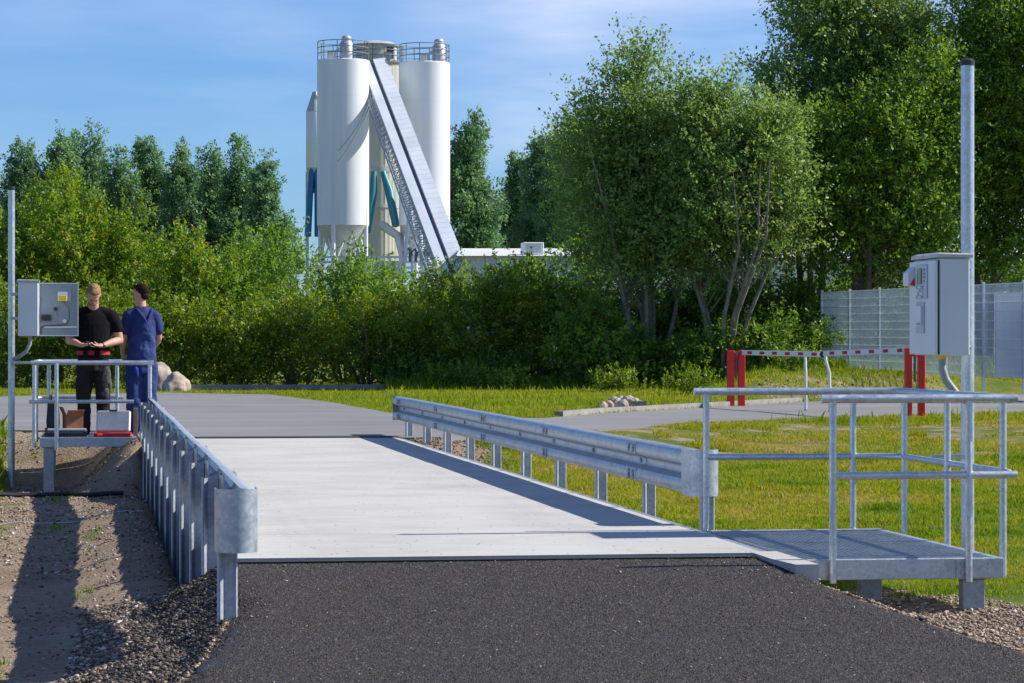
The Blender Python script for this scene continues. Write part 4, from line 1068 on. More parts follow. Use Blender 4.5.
boom('left white boom with red reflectors, hung from the farther posts', pA, pM, .83, 0)
boom('right white boom with red reflectors, hung from the nearer posts', pM2, pB, .02, .06)
m = MB(); m.cyl((pM.x+.05, pM.y-.05, pM.z), (pM.x+.05, pM.y-.12, pM.z), .055, seg=14); thing_mesh('padlock', m, 'black', 'round black lock where the two gate booms meet', 'lock')

# ------------------------------------------------------------------ mesh fence
def fence(label, pxa, da, pxb, db, za, zb, h, n, group=None):
    A = at(pxa, da); B = at(pxb, db); A.z = za; B.z = zb
    g = empty('mesh_fence', A); tag(g, label, 'fence', group)
    P = [A.lerp(B, k/n)-A for k in range(n+1)]
    for k, p in enumerate(P):
        m = MB(); m.box2((p.x-.03, p.y-.03, p.z-.3), (p.x+.03, p.y+.03, p.z+h+.05)); m.build('post', M['wire'], g)
    d = (B-A)/n; nrm = Vector((d.y, -d.x, 0)).normalized()*.03
    for k in range(n):
        m = MB(); p, q = P[k]+nrm, P[k+1]+nrm
        for j in range(11):
            z = .05+(h-.07)*j/10
            m.bar((p.x, p.y, p.z+z), (q.x, q.y, q.z+z), .014, .016)
        nv = int((q-p).length/.07)
        for j in range(nv+1):
            t = p.lerp(q, j/nv); m.box((t.x, t.y, t.z+h/2), (.010, .010, h))
        m.build('wire_panel', M['wire'], g)
    return g
fence('double wire mesh fence on the mound, nearest row left and right of the cabinet', 822, 74, 1068, 56.5, .50, .44, 2.0, 7)
fence('second mesh fence row farther behind the first one', 901, 82, 1190, 70, .5, .5, 1.85, 7)
A = at(996, 61.9); B = at(1068, 57.3); g = empty('sheet_gate', (A.x, A.y, .42)); tag(g, 'pale blue grey sheet metal gate wing standing behind the mesh fence at the right edge', 'gate')
v = B-A; 
m = MB(); m.bar((0, 0, .93), (v.x, v.y, .93), .03, 1.78); m.build('sheet', plain('pale blue sheet', (.50, .58, .66), .45, .3, .08, 1.5), g)
m = MB()
for z in (.06, 1.8): m.bar((0, 0, z), (v.x, v.y, z), .06, .06)
for t in (0, .5, 1): m.box((v.x*t, v.y*t, .93), (.07, .07, 1.8))
m.build('frame', M['tube'], g)

# ------------------------------------------------------------------ concrete plant
DS = 178.0; SS = DS/F
def silo(label, px, d, wpx, ytop, ybot, mat='silo', cone=True, vent=True, skirt=28, legs=True, rail=True):
    b = at(px, d); s = d/F; r = wpx*s/2; zt = zat(ytop, d); zb = zat(ybot, d)
    g = empty('silo', (b.x, b.y, 0)); tag(g, label, 'silo', 'silos of the concrete plant')
    m = MB(); m.lathe([(r*.98, zb), (r, zb+.02), (r, zt-.05), (r*.97, zt)], seg=64); m.build('shell', M[mat], g)
    if rail:
        m = MB()
        for k in range(10):
            a = 2*math.pi*k/10; m.cyl((r*.97*math.cos(a), r*.97*math.sin(a), zt), (r*.97*math.cos(a), r*.97*math.sin(a), zt+1.12), .028, seg=6)
        for hh in (.4, .75, 1.12):
            pts = [(r*.97*math.cos(2*math.pi*k/40), r*.97*math.sin(2*math.pi*k/40), zt+hh) for k in range(41)]; m.tube(pts, .028, 6)
        m.build('top_railing', M['steel_dark'], g)
    if legs:
        m = MB(); m.lathe([(.25, zb-r*1.7), (r*.98, zb-.005)], seg=48); m.build('hopper', M['silo_grey'], g)
        m = MB()
        for k in range(4):
            a = math.pi/4+math.pi/2*k+.3; x, y = r*.95*math.cos(a), r*.95*math.sin(a); m.cyl((x, y, 0), (x, y, zb+1.0), .13, seg=10)
        for k in range(4):
            a = math.pi/4+math.pi/2*k+.3; b2 = a+math.pi/2
            p0 = Vector((r*.95*math.cos(a), r*.95*math.sin(a), 0)); p1 = Vector((r*.95*math.cos(b2), r*.95*math.sin(b2), 0)); mdp = (p0+p1)/2
            top = zb+.0; lo = zb-2.6
            m.cyl((p0.x, p0.y, lo), (mdp.x, mdp.y, top), .06, seg=8); m.cyl((p1.x, p1.y, lo), (mdp.x, mdp.y, top), .06, seg=8)
            m.cyl((p0.x, p0.y, lo), (p1.x, p1.y, lo), .07, seg=8)
            m.cyl((p0.x, p0.y, lo*.4), (p1.x, p1.y, lo*.4), .07, seg=8)
        m.build('leg_frame', M['silo'], g)
    if vent is not None and vent is not False:
        vx = vent*s; m = MB()
        m.lathe([(.42, 0), (.42, 1.0), (.40, 1.03), (.30, 1.15), (.30, 1.32), (.32, 1.33), (.22, 1.46), (.02, 1.48)], (vx, -.3, zt), 24); m.build('filter_vent', M['alu'], g)
        m = MB(); m.box((vx-1.0, -.6, zt+.25), (.35, .3, .5)); m.build('valve_box', M['silo_grey'], g); m = MB(); m.tube([(vx-.7, -.5, zt), (vx-.7, -.5, zt+.5), (vx-.45, -.5, zt+.7)], .07, 8); m.build('vent_pipe', M['silo_grey'], g)
    return g
silo('wide white silo on the left with a curved cable and shadow edge running across it', 343, 174, 52, 60.5, 226, vent=3)
silo('white silo on the right side of the sloping conveyor', 424.5, 178, 51, 63, 226, vent=14)
gs = silo('narrow grey white silo with conical top peeking out at the left', 315, 182, 18, 112, 168, legs=False, rail=False, vent=False, mat='silo')
b_r = 18*182/F/2; zt_ = zat(112, 182)
m = MB(); m.lathe([(b_r, zt_), (.15, zt_+1.3)], seg=40); m.build('cone_top', M['silo_grey'], gs)
m = MB(); zb_ = zat(168, 182); m.lathe([(b_r*.35, zb_-1.6), (b_r, zb_)], seg=32); m.build('hopper', M['silo_grey'], gs)
m = MB()
for dx, w_ in ((-.32, .20), (.18, .26)):
    m.tube([(dx*.5, -.3, zb_+.2), (dx, -.4, zb_-1.2), (dx*1.4-.05, -.5, zb_-4.4)], [w_, w_, w_*1.1], 12)
m.build('filling_hose', M['silo_blue'], gs)
m = MB()
for dx in (-.5, .5):
    for dy in (-.4, .4): m.cyl((dx, dy, 0), (dx, dy, zb_-.2), .07, seg=8)
m.build('leg_frame', M['silo_grey'], gs)
# mixer tower
tb = at(376, 184); tw = empty('mixer_tower', (tb.x, tb.y, 0)); tag(tw, 'cream ribbed round tower with a flat domed cabin between the two white silos', 'tower')
s_ = 184/F; rT = 46*s_/2; ztT = zat(63, 184)
m = MB(); n = 64; prof = []
ring = [((rT+(.09 if k % 2 else 0))*math.cos(2*math.pi*k/n), (rT+(.035 if k % 2 else 0))*math.sin(2*math.pi*k/n)) for k in range(n)]
m.loft([[(x, y, z) for x, y in ring] for z in (0, ztT)], smooth=False); m.build('cladding', M['silo_cream'], tw)
m = MB(); zc1 = ztT
m.lathe([(rT*.9, zc1), (rT*.9, zc1+1.05)], seg=40, cap=False); m.build('cabin', M['silo_cream'], tw)
m = MB(); m.lathe([(rT*.98, zc1+1.05), (rT*1.0, zc1+1.12), (rT*.7, zc1+1.32), (.3, zc1+1.45), (.02, zc1+1.46)], seg=40); m.build('dome_roof', M['silo_grey'], tw)
m = MB(); m.box((.55, -rT*.9+.2, zc1+.55), (.9, .15, .8)); m.build('hatch', M['silo_dark'], tw)
m = MB(); m.box((.55, -rT*.9+.10, zc1+.35), (.75, .05, .45)); m.build('louvre', M['silo_grey'], tw)
m = MB(); r_ = rT*1.12
m.lathe([(rT*.9, zc1-.06), (r_, zc1-.06), (r_, zc1+.0), (rT*.9, zc1+.0)], seg=40, cap=False)
for k in range(14):
    a = 2*math.pi*k/14; m.cyl((r_*math.cos(a), r_*math.sin(a), zc1), (r_*math.cos(a), r_*math.sin(a), zc1+1.1), .028, seg=6)
for hh in (.4, .75, 1.1): m.tube([(r_*math.cos(2*math.pi*k/40), r_*math.sin(2*math.pi*k/40), zc1+hh) for k in range(41)], .028, 6)
m.build('gallery_railing', M['steel_dark'], tw)
# collar band + lower annex
zcol = zat(170, 184)
m = MB(); m.lathe([(rT*1.04, zcol-.18), (rT*1.05, zcol+.18)], seg=40); m.build('collar', M['silo_grey'], tw)
m = MB(); m.lathe([(rT*1.05, zat(207, 184)-.1), (rT*1.05, zat(207, 184)+.1)], seg=40); m.build('collar', M['silo_grey'], tw)
def pw(px, py, d): p = at(px, d); return Vector((p.x, p.y, zat(py, d)))
# chutes
cc = empty('delivery_chutes', pw(381, 172, 180)); tag(cc, 'teal pipe pair forking down in front of the cream tower', 'pipes')
o_ = pw(381, 172, 180)
for (a, b_) in (((374, 172), (367, 232)), ((383, 172), (396, 226))):
    p0, p1 = pw(*a, 180)-o_, pw(*b_, 179)-o_; m = MB(); m.tube([p0, p0.lerp(p1, .35)+Vector((.1, 0, 0)), p1], [.18, .28, .24], 14); m.build('pipe', M['silo_teal'], cc)
p0, p1, p2 = pw(382, 225, 179)-o_, pw(398, 236, 178)-o_, pw(404, 262, 177)-o_
m = MB(); m.tube([p0, p1, p2], [.30, .26, .22], 10); m.build('spout', M['silo_grey'], cc)
# conveyor
cv = empty('conveyor', pw(455, 272, 168)); tag(cv, 'long enclosed conveyor sloping down to the right in front of the silos', 'conveyor')
o_ = pw(455, 272, 168)
def off(px, py, d): return pw(px, py, d)-o_
P0, P1 = off(373.5, 64, 177), off(455.5, 279, 158)
ax_ = (P1-P0).normalized(); right = Vector((CO, -SI, 0)); pr_ = (right-ax_*right.dot(ax_)).normalized(); fw = ax_.cross(pr_).normalized()
if fw.y > 0: fw = -fw     # towards the camera
def strip(m, a, b, o0, o1, f0, f1):
    c = [[p+pr_*o+fw*f for o, f in ((o0, f0), (o1, f0), (o1, f1), (o0, f1))] for p in (a, b)]
    m.loft(c, smooth=False)
m = MB(); strip(m, P0, P1, -.02, .78, -.5, .35)
n = 60
m.build('cover', M['belt_cover'], cv)
m = MB()
for k in range(46):
    a = P0.lerp(P1, k/46); b_ = P0.lerp(P1, (k+.12)/46); strip(m, a, b_, -.02, .79, -.51, .358)
m.build('cover_rib', M['belt_cover'], cv)
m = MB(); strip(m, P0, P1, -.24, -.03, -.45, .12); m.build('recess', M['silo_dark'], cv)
m = MB(); strip(m, P0, P1, -.78, -.25, -.45, .30); m.build('side_panel', M['belt_cover'], cv)
m = MB()
lo0, lo1 = P0-pr_*1.12+ax_*2.0, P1-pr_*1.30
m.cyl(lo0, lo1, .05, seg=6)
hi0, hi1 = P0-pr_*.78+ax_*1.0, P1-pr_*.78
nz = 44
for k in range(nz):
    a = lo0.lerp(lo1, k/nz); b_ = hi0.lerp(hi1, (k+.5)/nz); c = lo0.lerp(lo1, (k+1)/nz)
    m.cyl(a, b_, .028, seg=5, cap=False); m.cyl(b_, c, .028, seg=5, cap=False)
    m.cyl(a-fw*.5, b_-fw*.5, .028, seg=5, cap=False)
m.cyl(lo0-fw*.5, lo1-fw*.5, .05, seg=6); m.cyl(hi0, hi1, .04, seg=6)
m.build('walkway_truss', M['silo_grey'], cv)
m = MB(); 
for (a, b_) in (((438, 240), (438, 305)), ((413, 180), (400, 300)), ((418, 190), (424, 300))):
    m.cyl(off(*a, 170), off(*b_, 170), .12, seg=8)
m.build('support', M['silo'], cv)
# cable curve in front of the left silo, shaped along the shadow edge there
cab = empty('cable_shadow_edge', pw(369, 104, 170)); tag(cab, 'thin curved double cable shaped to the shadow edge across the left white silo', 'cable'); o_ = pw(369, 104, 170)
for dy in (0, 6):
    m = MB(); m.tube([pw(369.5, 102+dy, 170)-o_, pw(365, 113+dy, 170)-o_, pw(357, 127+dy, 170)-o_, pw(347, 141+dy*1.5, 170)-o_, pw(338, 151+dy*1.8, 170)-o_], .045, 6); m.build('cable', M['silo_grey'], cab)
# steel frames under the silos
fr = empty('steel_frame', pw(400, 262, 172)); tag(fr, 'white steel platform frame with pipes below the silos', 'steel frame'); o_ = pw(400, 262, 172)
m = MB()
for (a, b_) in (((318, 262), (450, 262)), ((318, 257), (440, 257)), ((350, 272), (455, 273))):
    m.bar(pw(*a, 172)-o_, pw(*b_, 172)-o_, .15, .14)
m.build('beam', M['silo'], fr)
m = MB()
for px in (320, 345, 365, 390, 400, 412, 425, 440): m.cyl(pw(px, 256, 172)-o_, pw(px, 310, 172)-o_, .08, seg=8)
m.build('column', M['silo'], fr)
m = MB()
for (a, b_) in (((404, 256), (412, 200)), ((418, 256), (410, 205)), ((404, 235), (420, 235)), ((404, 256), (420, 230)), ((345, 256), (352, 235)), ((420, 274), (428, 258)), ((432, 274), (440, 258)), ((428, 258), (436, 274))):
    m.cyl(pw(*a, 171)-o_, pw(*b_, 171)-o_, .07, seg=8)
m.build('bracing', M['silo'], fr)
m = MB()
for k, px in enumerate((404, 410, 416, 421)):
    m.tube([pw(px, 262, 170)-o_, pw(px, 252+k, 170)-o_, pw(px+5, 248+k, 170)-o_, pw(px+8, 256, 170)-o_], .09, 8)
m.build('pipework', M['steel_dark'], fr)
m = MB(); m.box(pw(372, 270, 173)-o_, (3.6, 1.5, .9)); m.build('batching_bin', M['silo_grey'], fr)

# ------------------------------------------------------------------ low hall
def hall(label, pxa, pxb, ytop, ybot, d, mat, roof):
    A = at(pxa, d); B = at(pxb, d); g = empty('hall', (A.x, A.y, 0), 0); tag(g, label, 'building')
    v = B-A; L = v.length; rz = math.atan2(v.y, v.x); g.rotation_euler = (0, 0, rz); zt = zat(ytop, d)
    m = MB(); m.box2((0, 0, 0), (L, 18, zt)); m.build('wall', M[mat], g)
    m = MB(); m.loft([[(-.3, -.4, zt), (-.3, 9, zt+.7), (-.3, 18.4, zt)], [(L+.3, -.4, zt), (L+.3, 9, zt+.7), (L+.3, 18.4, zt)]], smooth=False); m.build('roof', M[roof], g)
    m = MB()
    for k in range(int(L/1.2)): m.box2((k*1.2, -.03, .2), (k*1.2+.06, -.005, zt-.1))
    m.build('wall_seam', M['silo_grey'], g)
    return g
hall('low grey white industrial hall behind the hedge, right of the conveyor', 462, 602, 256, 290, 152, 'warehouse', 'warehouse_roof')
hall('long pale hall glimpsed between the willow stems', 588, 1080, 258, 300, 140, 'warehouse', 'warehouse_roof')
p = at(541, 150); g = empty('roof_unit', (p.x, p.y+3, 0)); tag(g, 'small white ventilation unit on the roof of the low hall', 'roof unit')
zt_ = zat(256, 152)
m = MB(); m.box2((-.55, -.5, zt_), (.55, .5, zt_+.75), .03); m.build('casing', M['white_paint'], g)
m = MB()
for k in range(5): m.box2((-.4, -.53, zt_+.2+k*.1), (.4, -.503, zt_+.25+k*.1))
m.build('louvre', M['silo_grey'], g)

# ------------------------------------------------------------------ people
def ellring(c, rx_, ry_, n=20, rz=0):
    return [(c[0]+rx_*math.cos(2*math.pi*k/n)*math.cos(rz)-ry_*math.sin(2*math.pi*k/n)*math.sin(rz), c[1]+rx_*math.cos(2*math.pi*k/n)*math.sin(rz)+ry_*math.sin(2*math.pi*k/n)*math.cos(rz), c[2]) for k in range(n)]
class Body:
    def __init__(s): s.m = MB()
    def cap(s, pts, rad):
        """chain of tapered capsules"""
        for i in range(len(pts)-1):
            p, q = Vector(pts[i]), Vector(pts[i+1]); d = (q-p); L = d.length; d.normalize()
            n = 5; P = []; Rr = []
            for k in range(n): t = math.pi/2*(1-k/n); P.append(p-d*rad[i]*math.sin(t)); Rr.append(max(.0015, rad[i]*math.cos(t)))
            for k in range(5): t = k/4; P.append(p+d*L*t); Rr.append(rad[i]*(1-t)+rad[i+1]*t)
            for k in range(1, n+1): t = math.pi/2*k/n; P.append(q+d*rad[i+1]*math.sin(t)); Rr.append(max(.0015, rad[i+1]*math.cos(t)))
            s.m.tube(P, Rr, 14)
        return s
    def ell(s, c, r, rot=(0, 0, 0)):
        mt = Matrix.Translation(c) @ Euler(rot).to_matrix().to_4x4() @ Matrix.Diagonal((*r, 1))
        bmesh.ops.create_icosphere(s.m.bm, subdivisions=3, radius=1, matrix=mt); return s
    def rings(s, L, n=24):
        s.m.loft([ellring((cx, cy, z), rx_, ry_, n, rz) for z, cx, cy, rx_, ry_, rz in L]); return s
    def done(s, name, mat, parent, voxel=.009, smooth=4, disp=None):
        o = s.m.build('tmp_'+name, None); 
        md = o.modifiers.new('r', 'REMESH'); md.mode = 'VOXEL'; md.voxel_size = voxel; md.use_smooth_shade = True
        sm = o.modifiers.new('s', 'SMOOTH'); sm.factor = .5; sm.iterations = smooth
        if disp:
            tx = bpy.data.textures.new('folds', 'CLOUDS'); tx.noise_scale = disp[0]
            dm = o.modifiers.new('d', 'DISPLACE'); dm.texture = tx; dm.strength = disp[1]; dm.mid_level = .5
        dg = bpy.context.evaluated_depsgraph_get(); me = bpy.data.meshes.new_from_object(o.evaluated_get(dg)); me.name = name
        om = o.data; bpy.data.objects.remove(o); bpy.data.meshes.remove(om)
        me.materials.clear(); me.polygons.foreach_set('use_smooth', np.ones(len(me.polygons), bool))
        return link(name, me, M[mat] if isinstance(mat, str) else mat, parent)
def hand(B, wrist, dirv, palmn, side, sc=1.0, curl=.5):
    """palm + 4 fingers + thumb. dirv: towards the fingertips, palmn: palm normal, side: +1/-1 thumb side"""
    w = Vector(wrist); d = Vector(dirv).normalized(); n = Vector(palmn); n = (n-d*n.dot(d)).normalized(); x = d.cross(n)*side
    B.cap([w, w+d*.03], [.027*sc, .03*sc])
    for k in range(4):
        f = (k-1.5)*.020*sc
        B.cap([w+d*.02+x*f*.7, w+d*.085*sc+x*f], [.018*sc, .0125*sc])
    ln = [.066, .074, .070, .055]
    for k in range(4):
        f = (1.5-k)*.021*sc; b = w+d*.088*sc+x*f; L = ln[k]*sc; dd = d.copy(); pts = [b]
        for j in range(3):
            a = curl*(.5+.45*j); v = (dd*math.cos(a)+n*math.sin(a)).normalized(); pts.append(pts[-1]+v*L*(.45, .32, .25)[j])
        B.cap(pts, [.0095*sc, .009*sc, .0085*sc, .0075*sc])
    t0 = w+d*.03+x*.022*sc; B.cap([t0, t0+(d*.6+x*.8+n*.2).normalized()*.04*sc, t0+(d*.8+x*.55+n*.4).normalized()*.075*sc], [.014*sc, .011*sc, .009*sc])
def head(B, c, rot, sc=1.0):
    """c: centre of skull, rot: Euler matrix; face looks to local -Y"""
    Rm = rot.to_4x4(); c = Vector(c)
    def P(x, y, z): return c+(rot@Vector((x, y, z)))*sc
    B.ell(c+rot@Vector((0, .012, .025))*sc, (.080*sc, .098*sc, .095*sc), rot.to_euler())
    B.ell(P(0, -.022, -.045), (.064*sc, .068*sc, .080*sc), rot.to_euler())
    B.ell(P(0, -.060, -.098), (.032*sc, .024*sc, .022*sc), rot.to_euler())     # chin
    B.cap([P(0, -.088, .005), P(0, -.108, -.030)], [.009*sc, .015*sc])          # nose
    B.cap([P(-.042, -.080, .018), P(-.012, -.090, .020)], [.009*sc, .009*sc]); B.cap([P(.012, -.090, .020), P(.042, -.080, .018)], [.009*sc, .009*sc])  # brow
    B.ell(P(-.083, .012, -.015), (.010*sc, .022*sc, .033*sc), rot.to_euler()); B.ell(P(.083, .012, -.015), (.010*sc, .022*sc, .033*sc), rot.to_euler())  # ears
    B.cap([P(-.018, -.084, -.062), P(.018, -.084, -.062)], [.008*sc, .008*sc])
    return P
def face_parts(P, par, sc, hairmat, rot):
    for sx in (-1, 1):
        m = MB(); bmesh.ops.create_icosphere(m.bm, subdivisions=2, radius=.008*sc, matrix=Matrix.Translation(P(sx*.030, -.076, -.004))); m.build('eye', M['eye'], par)
        m = MB(); m.tube([P(sx*.014, -.097, .022), P(sx*.032, -.094, .027), P(sx*.048, -.082, .020)], .0035*sc, 6); m.build('eyebrow', M[hairmat], par)
    m = MB(); m.tube([P(-.022, -.088, -.063), P(0, -.093, -.060), P(.022, -.088, -.063)], .0055*sc, 6); m.build('mouth', M['lip'], par)

# ---- man in black, faces the camera (-Y), looks down at his hands
b = at(93.5, 37.35)
m1 = empty('person', (b.x, b.y, 0)); tag(m1, 'person in black t-shirt and dark cargo trousers with red belt, looking down at their hands', 'person')
B = Body()
rh = Euler((R(50), 0, R(8))).to_matrix(); hc = (-.0, -.105, 1.825)
P1_ = head(B, hc, rh, 1.12)
B.cap([(0, .02, 1.56), (0, -.045, 1.74)], [.075, .066])
B.rings([(1.02, 0, 0, .14, .10, 0), (1.15, 0, -.005, .185, .14, 0), (1.30, 0, 0, .20, .14, 0), (1.45, 0, .01, .225, .135, 0), (1.56, 0, .02, .20, .11, 0), (1.62, 0, .02, .10, .08, 0)])
# arms: image-right arm (x+), image-left arm (x-)
elR, wrR = (.335, .02, 1.235), (.115, -.235, 1.165)
elL, wrL = (-.31, .02, 1.235), (-.165, -.225, 1.175)
B.cap([(.225, .01, 1.525), (.30, .02, 1.38), elR], [.08, .07, .056]); B.cap([elR, (.24, -.11, 1.21), wrR], [.053, .050, .031])
B.cap([(-.225, .01, 1.525), (-.295, .02, 1.38), elL], [.08, .07, .056]); B.cap([elL, (-.26, -.11, 1.22), wrL], [.053, .050, .031])
hand(B, wrR, (-.85, -.35, .05), (.1, -.2, .95), 1, 1.05, .45)
hand(B, wrL, (.85, -.45, -.05), (0, -.1, 1), -1, 1.05, .6)
# legs inside the trousers
for sx in (-1, 1): B.cap([(sx*.105, .0, .98), (sx*.12, -.02, .55), (sx*.115, .02, .10)], [.082, .065, .045])
body = B.done('body', 'skin', m1, .008, 3)
C = Body()
C.rings([(1.00, 0, 0, .205, .160, 0), (1.06, 0, 0, .21, .163, 0), (1.16, 0, -.005, .213, .168, 0), (1.30, 0, 0, .230, .168, 0), (1.45, 0, .008, .255, .155, 0), (1.56, 0, .02, .235, .130, 0), (1.62, 0, .02, .165, .10, 0), (1.665, 0, .01, .09, .08, 0)])
for sx in (-1, 1):
    C.cap([(sx*.10, .02, 1.60), (sx*.225, .01, 1.548), (sx*.275, .015, 1.46), (sx*.306, .02, 1.385)], [.085, .100, .090, .082])
C.done('tshirt', 'tshirt', m1, .010, 4, (.22, .014))
C = Body()
C.rings([(.84, 0, 0, .185, .145, 0), (.98, 0, .005, .200, .155, 0), (1.14, 0, 0, .198, .155, 0)])
for sx, kx in ((-1, .0), (1, .01)): C.cap([(sx*.10, 0, .90), (sx*.125, -.02, .52), (sx*.125, .0, .30), (sx*.12, .03, .06)], [.125, .098, .088, .078])
C.done('trousers', 'trousers', m1, .010, 3, (.09, .035))
for sx, mt in ((-1, 'trousers'), (1, 'trouser_pocket')):
    C = Body(); C.ell((sx*.205, -.01, .66), (.035, .075, .10)); C.done('cargo_pocket', mt, m1, .008, 2, (.06, .01))
C = Body(); C.ell((.15, -.075, .78), (.075, .05, .14)); C.ell((.14, -.085, .55), (.065, .035, .09)); C.done('front_patch', 'trouser_pocket', m1, .008, 2, (.06, .012))
m = MB(); m.loft([ellring((0, 0, z), .211, .168, 32) for z in (1.045, 1.10)], cap=False); m.loft([ellring((0, 0, z), .214, .171, 32) for z in (1.10, 1.045)], cap=False); m.build('belt', M['belt'], m1)
for a in (-2.05, -1.35):
    m = MB(); m.box((.215*math.cos(a), .172*math.sin(a), 1.068), (.075, .03, .075), Euler((0, 0, a+math.pi/2)).to_matrix(), .008); m.build('belt_pouch', M['tshirt'], m1)
for sx in (-1, 1):
    C = Body(); C.ell((sx*.125, .0, .05), (.055, .15, .05)); C.ell((sx*.125, .06, .09), (.055, .07, .08)); C.done('boot', 'boots', m1, .009, 3)
# hair + beard
C = Body(); e = rh.to_euler(); C.ell(P1_(0, .026, .040), (.0835*1.12, .099*1.12, .088*1.12), e); C.ell(P1_(0, -.018, .086), (.060*1.12, .058*1.12, .034*1.12), e); C.done('hair', 'blond', m1, .006, 1, (.012, .020))
C = Body(); C.ell(P1_(0, -.030, -.085), (.060*1.12, .060*1.12, .044*1.12), e); C.done('beard', 'beard', m1, .007, 2)
face_parts(P1_, m1, 1.12, 'blond', rh)
m = MB(); m.cyl((.135, -.215, 1.155), (.105, -.243, 1.168), .037, seg=14); m.build('wristwatch', M['black'], m1)
# phone in his hands: own thing
m = MB(); m.box((-.045, -.305, 1.185), (.075, .15, .010), Euler((R(28), R(10), R(35))).to_matrix(), .003)
ph = m.build('phone', M['black']); ph.location = (b.x, b.y, 0); tag(ph, 'small dark handheld device in the hands of the person in black', 'phone')

# ---- man in blue, seen from behind (faces +Y), head turned to the left
b = at(141.5, 37.7)
m2 = empty('person', (b.x, b.y, 0), R(9)); tag(m2, 'person in dusty navy dungarees and navy t-shirt with short dark hair, seen from behind', 'person')
B = Body(); S2 = 1.02
rh = Euler((R(-8), 0, R(180-48))).to_matrix().copy()
rh = (Matrix.Rotation(R(180-(-40)), 3, 'Z')) @ Matrix.Rotation(R(10), 3, 'X')
hc = (-.01, .03, 1.855)
P2_ = head(B, hc, rh, 1.06)
B.cap([(0, .0, 1.58), (-.005, .015, 1.76)], [.075, .064])
B.rings([(1.02, 0, 0, .155, .12, 0), (1.15, 0, .0, .165, .125, 0), (1.30, 0, 0, .18, .13, 0), (1.47, 0, 0, .175, .115, 0), (1.58, 0, 0, .15, .09, 0), (1.64, 0, 0, .08, .065, 0)])
eL, wL_ = (-.235, .03, 1.27), (-.235, .10, 1.085)
eR, wR_ = (.235, .04, 1.27), (.205, .20, 1.15)
B.cap([(-.17, .0, 1.54), (-.215, .0, 1.40), eL], [.068, .056, .046]); B.cap([eL, (-.24, .06, 1.19), wL_], [.047, .046, .028])
B.cap([(.17, .0, 1.54), (.215, .0, 1.40), eR], [.068, .056, .046]); B.cap([eR, (.23, .11, 1.22), wR_], [.047, .046, .028])
hand(B, wL_, (.05, .25, -.95), (1, 0, 0), 1, 1.0, .35); hand(B, wR_, (-.2, .85, -.3), (-.6, 0, -.6), 1, 1.0, .5)
for sx in (-1, 1): B.cap([(sx*.09, .0, .98), (sx*.095, .01, .55), (sx*.095, .0, .10)], [.10, .065, .045])
B.done('body', 'skin', m2, .008, 3)
C = Body()
C.rings([(1.10, 0, 0, .175, .140, 0), (1.30, 0, 0, .190, .145, 0), (1.47, 0, 0, .205, .142, 0), (1.58, 0, 0, .175, .118, 0), (1.64, 0, 0, .12, .088, 0), (1.685, 0, .005, .082, .072, 0)])
for sx in (-1, 1): C.cap([(sx*.08, .0, 1.60), (sx*.165, .0, 1.55), (sx*.205, .0, 1.46), (sx*.225, .0, 1.37)], [.075, .088, .078, .070])
C.done('tshirt', 'navy', m2, .010, 4, (.12, .012))
C = Body()
C.rings([(.80, 0, 0, .190, .145, 0), (.95, 0, 0, .200, .155, 0), (1.10, 0, 0, .192, .152, 0), (1.25, 0, -.004, .190, .150, 0), (1.32, .02, -.01, .175, .148, 0), (1.42, .045, -.03, .12, .125, 0), (1.50, .055, -.05, .075, .095, 0)])
for sx in (-1, 1): C.cap([(sx*.095, 0, .88), (sx*.10, .0, .52), (sx*.10, .0, .08)], [.125, .105, .09])
C.done('dungarees', 'dungaree', m2, .010, 4, (.10, .032))
for pts in ([(.05, -.135, 1.47), (.09, -.125, 1.56), (.125, -.07, 1.635), (.13, 0, 1.65)], [(.05, -.135, 1.47), (-.02, -.125, 1.57), (-.075, -.085, 1.645), (-.085, 0, 1.66)]):
    m = MB(); m.tube(pts, .017, 8); m.build('strap', M['dungaree'], m2)
C = Body(); C.ell((-.10, -.155, .84), (.035, .02, .05)); C.ell((-.085, -.16, .79), (.02, .015, .05)); C.done('pocket_cloth', 'bluecloth', m2, .006, 2)
for sx in (-1, 1):
    C = Body(); C.ell((sx*.10, .03, .05), (.05, .14, .05)); C.ell((sx*.10, -.03, .08), (.05, .06, .07)); C.done('boot', 'boots', m2, .009, 3)
C = Body(); e = rh.to_euler(); C.ell(P2_(0, .026, .036), (.084*1.06, .098*1.06, .088*1.06), e); C.ell(P2_(0, -.018, .084), (.062*1.06, .058*1.06, .034*1.06), e); C.ell(P2_(0, .066, -.035), (.058*1.06, .040*1.06, .055*1.06), e); C.done('hair', 'dark_hair', m2, .006, 1, (.012, .022))
face_parts(P2_, m2, 1.06, 'dark_hair', rh)

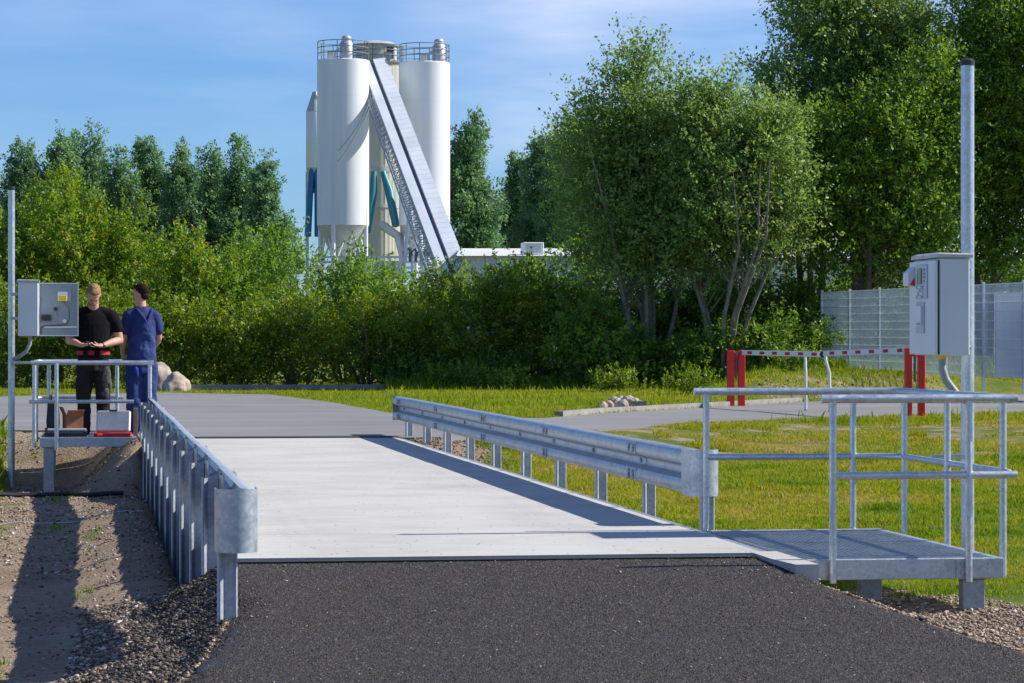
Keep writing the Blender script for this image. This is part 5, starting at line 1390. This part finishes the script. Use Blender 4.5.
# ------------------------------------------------------------------ world, sun, camera
w = bpy.data.worlds.new('World'); scn.world = w; w.use_nodes = True; nt = w.node_tree; nt.nodes.clear()
EL = R(39.5); sd = Vector((math.cos(EL), math.cos(EL)*.012, math.sin(EL))).normalized()
sky = N(nt, 'ShaderNodeTexSky'); sky.sky_type = 'NISHITA'; sky.sun_disc = False; sky.sun_elevation = EL; sky.sun_rotation = math.atan2(sd.x, sd.y)
sky.altitude = 100; sky.air_density = 1.0; sky.dust_density = .15; sky.ozone_density = 2.0
bg = N(nt, 'ShaderNodeBackground'); bg.inputs[1].default_value = .09
tc_ = N(nt, 'ShaderNodeTexCoord'); mp = N(nt, 'ShaderNodeMapping'); nt.links.new(tc_.outputs['Generated'], mp.inputs[0])
mp.inputs['Rotation'].default_value = (0, R(12), R(10)); mp.inputs['Scale'].default_value = (5, 5, 30)
cf = noise(nt, 1.0, 8, mp.outputs[0], .55); cf2 = noise(nt, 4.5, 3, tc_.outputs['Generated'], .5)
c1 = ramp(nt, cf, [(.40, 0), (.66, .75)]); c2 = ramp(nt, cf2, [(.40, .0), (.58, 1)])
cm = mix(nt, 1.0, c1, c2, 'MULTIPLY')
sxw = N(nt, 'ShaderNodeSeparateXYZ'); nt.links.new(tc_.outputs['Generated'], sxw.inputs[0])
ad_ = N(nt, 'ShaderNodeMath', operation='MULTIPLY_ADD'); ad_.inputs[1].default_value = 1.0; ad_.inputs[2].default_value = 0.0; nt.links.new(sxw.outputs['X'], ad_.inputs[0])
cm = mix(nt, 1.0, cm, ramp(nt, ad_.outputs[0], [(.02, .35), (.16, 1.0)]), 'MULTIPLY')
hs = N(nt, 'ShaderNodeHueSaturation'); hs.inputs['Saturation'].default_value = 1.0; nt.links.new(sky.outputs[0], hs.inputs['Color'])
tn = mix(nt, 1.0, hs.outputs[0], (.45, .70, 1.12), 'MULTIPLY')
col = mix(nt, cm, tn, (6.9, 7.5, 9.2))
nt.links.new(col, bg.inputs[0]); out = N(nt, 'ShaderNodeOutputWorld'); nt.links.new(bg.outputs[0], out.inputs[0])
sl = bpy.data.lights.new('sun', 'SUN'); sl.energy = 5.0; sl.angle = R(.53); sl.color = (1, .945, .85)
so = bpy.data.objects.new('sun', sl); COL.objects.link(so); so.rotation_euler = (-sd).to_track_quat('-Z', 'Y').to_euler(); so.location = (30, 0, 40)
cam = bpy.data.cameras.new('camera'); cam.sensor_width = 36; cam.lens = F/1024*36; cam.clip_start = .1; cam.clip_end = 6000
co_ = bpy.data.objects.new('camera', cam); COL.objects.link(co_); co_.location = (0, 0, H); co_.rotation_euler = (R(90), 0, -TH); scn.camera = co_
vs_ = scn.view_settings; vs_.view_transform = 'Standard'; vs_.look = 'None'; vs_.exposure = .45; vs_.gamma = 1
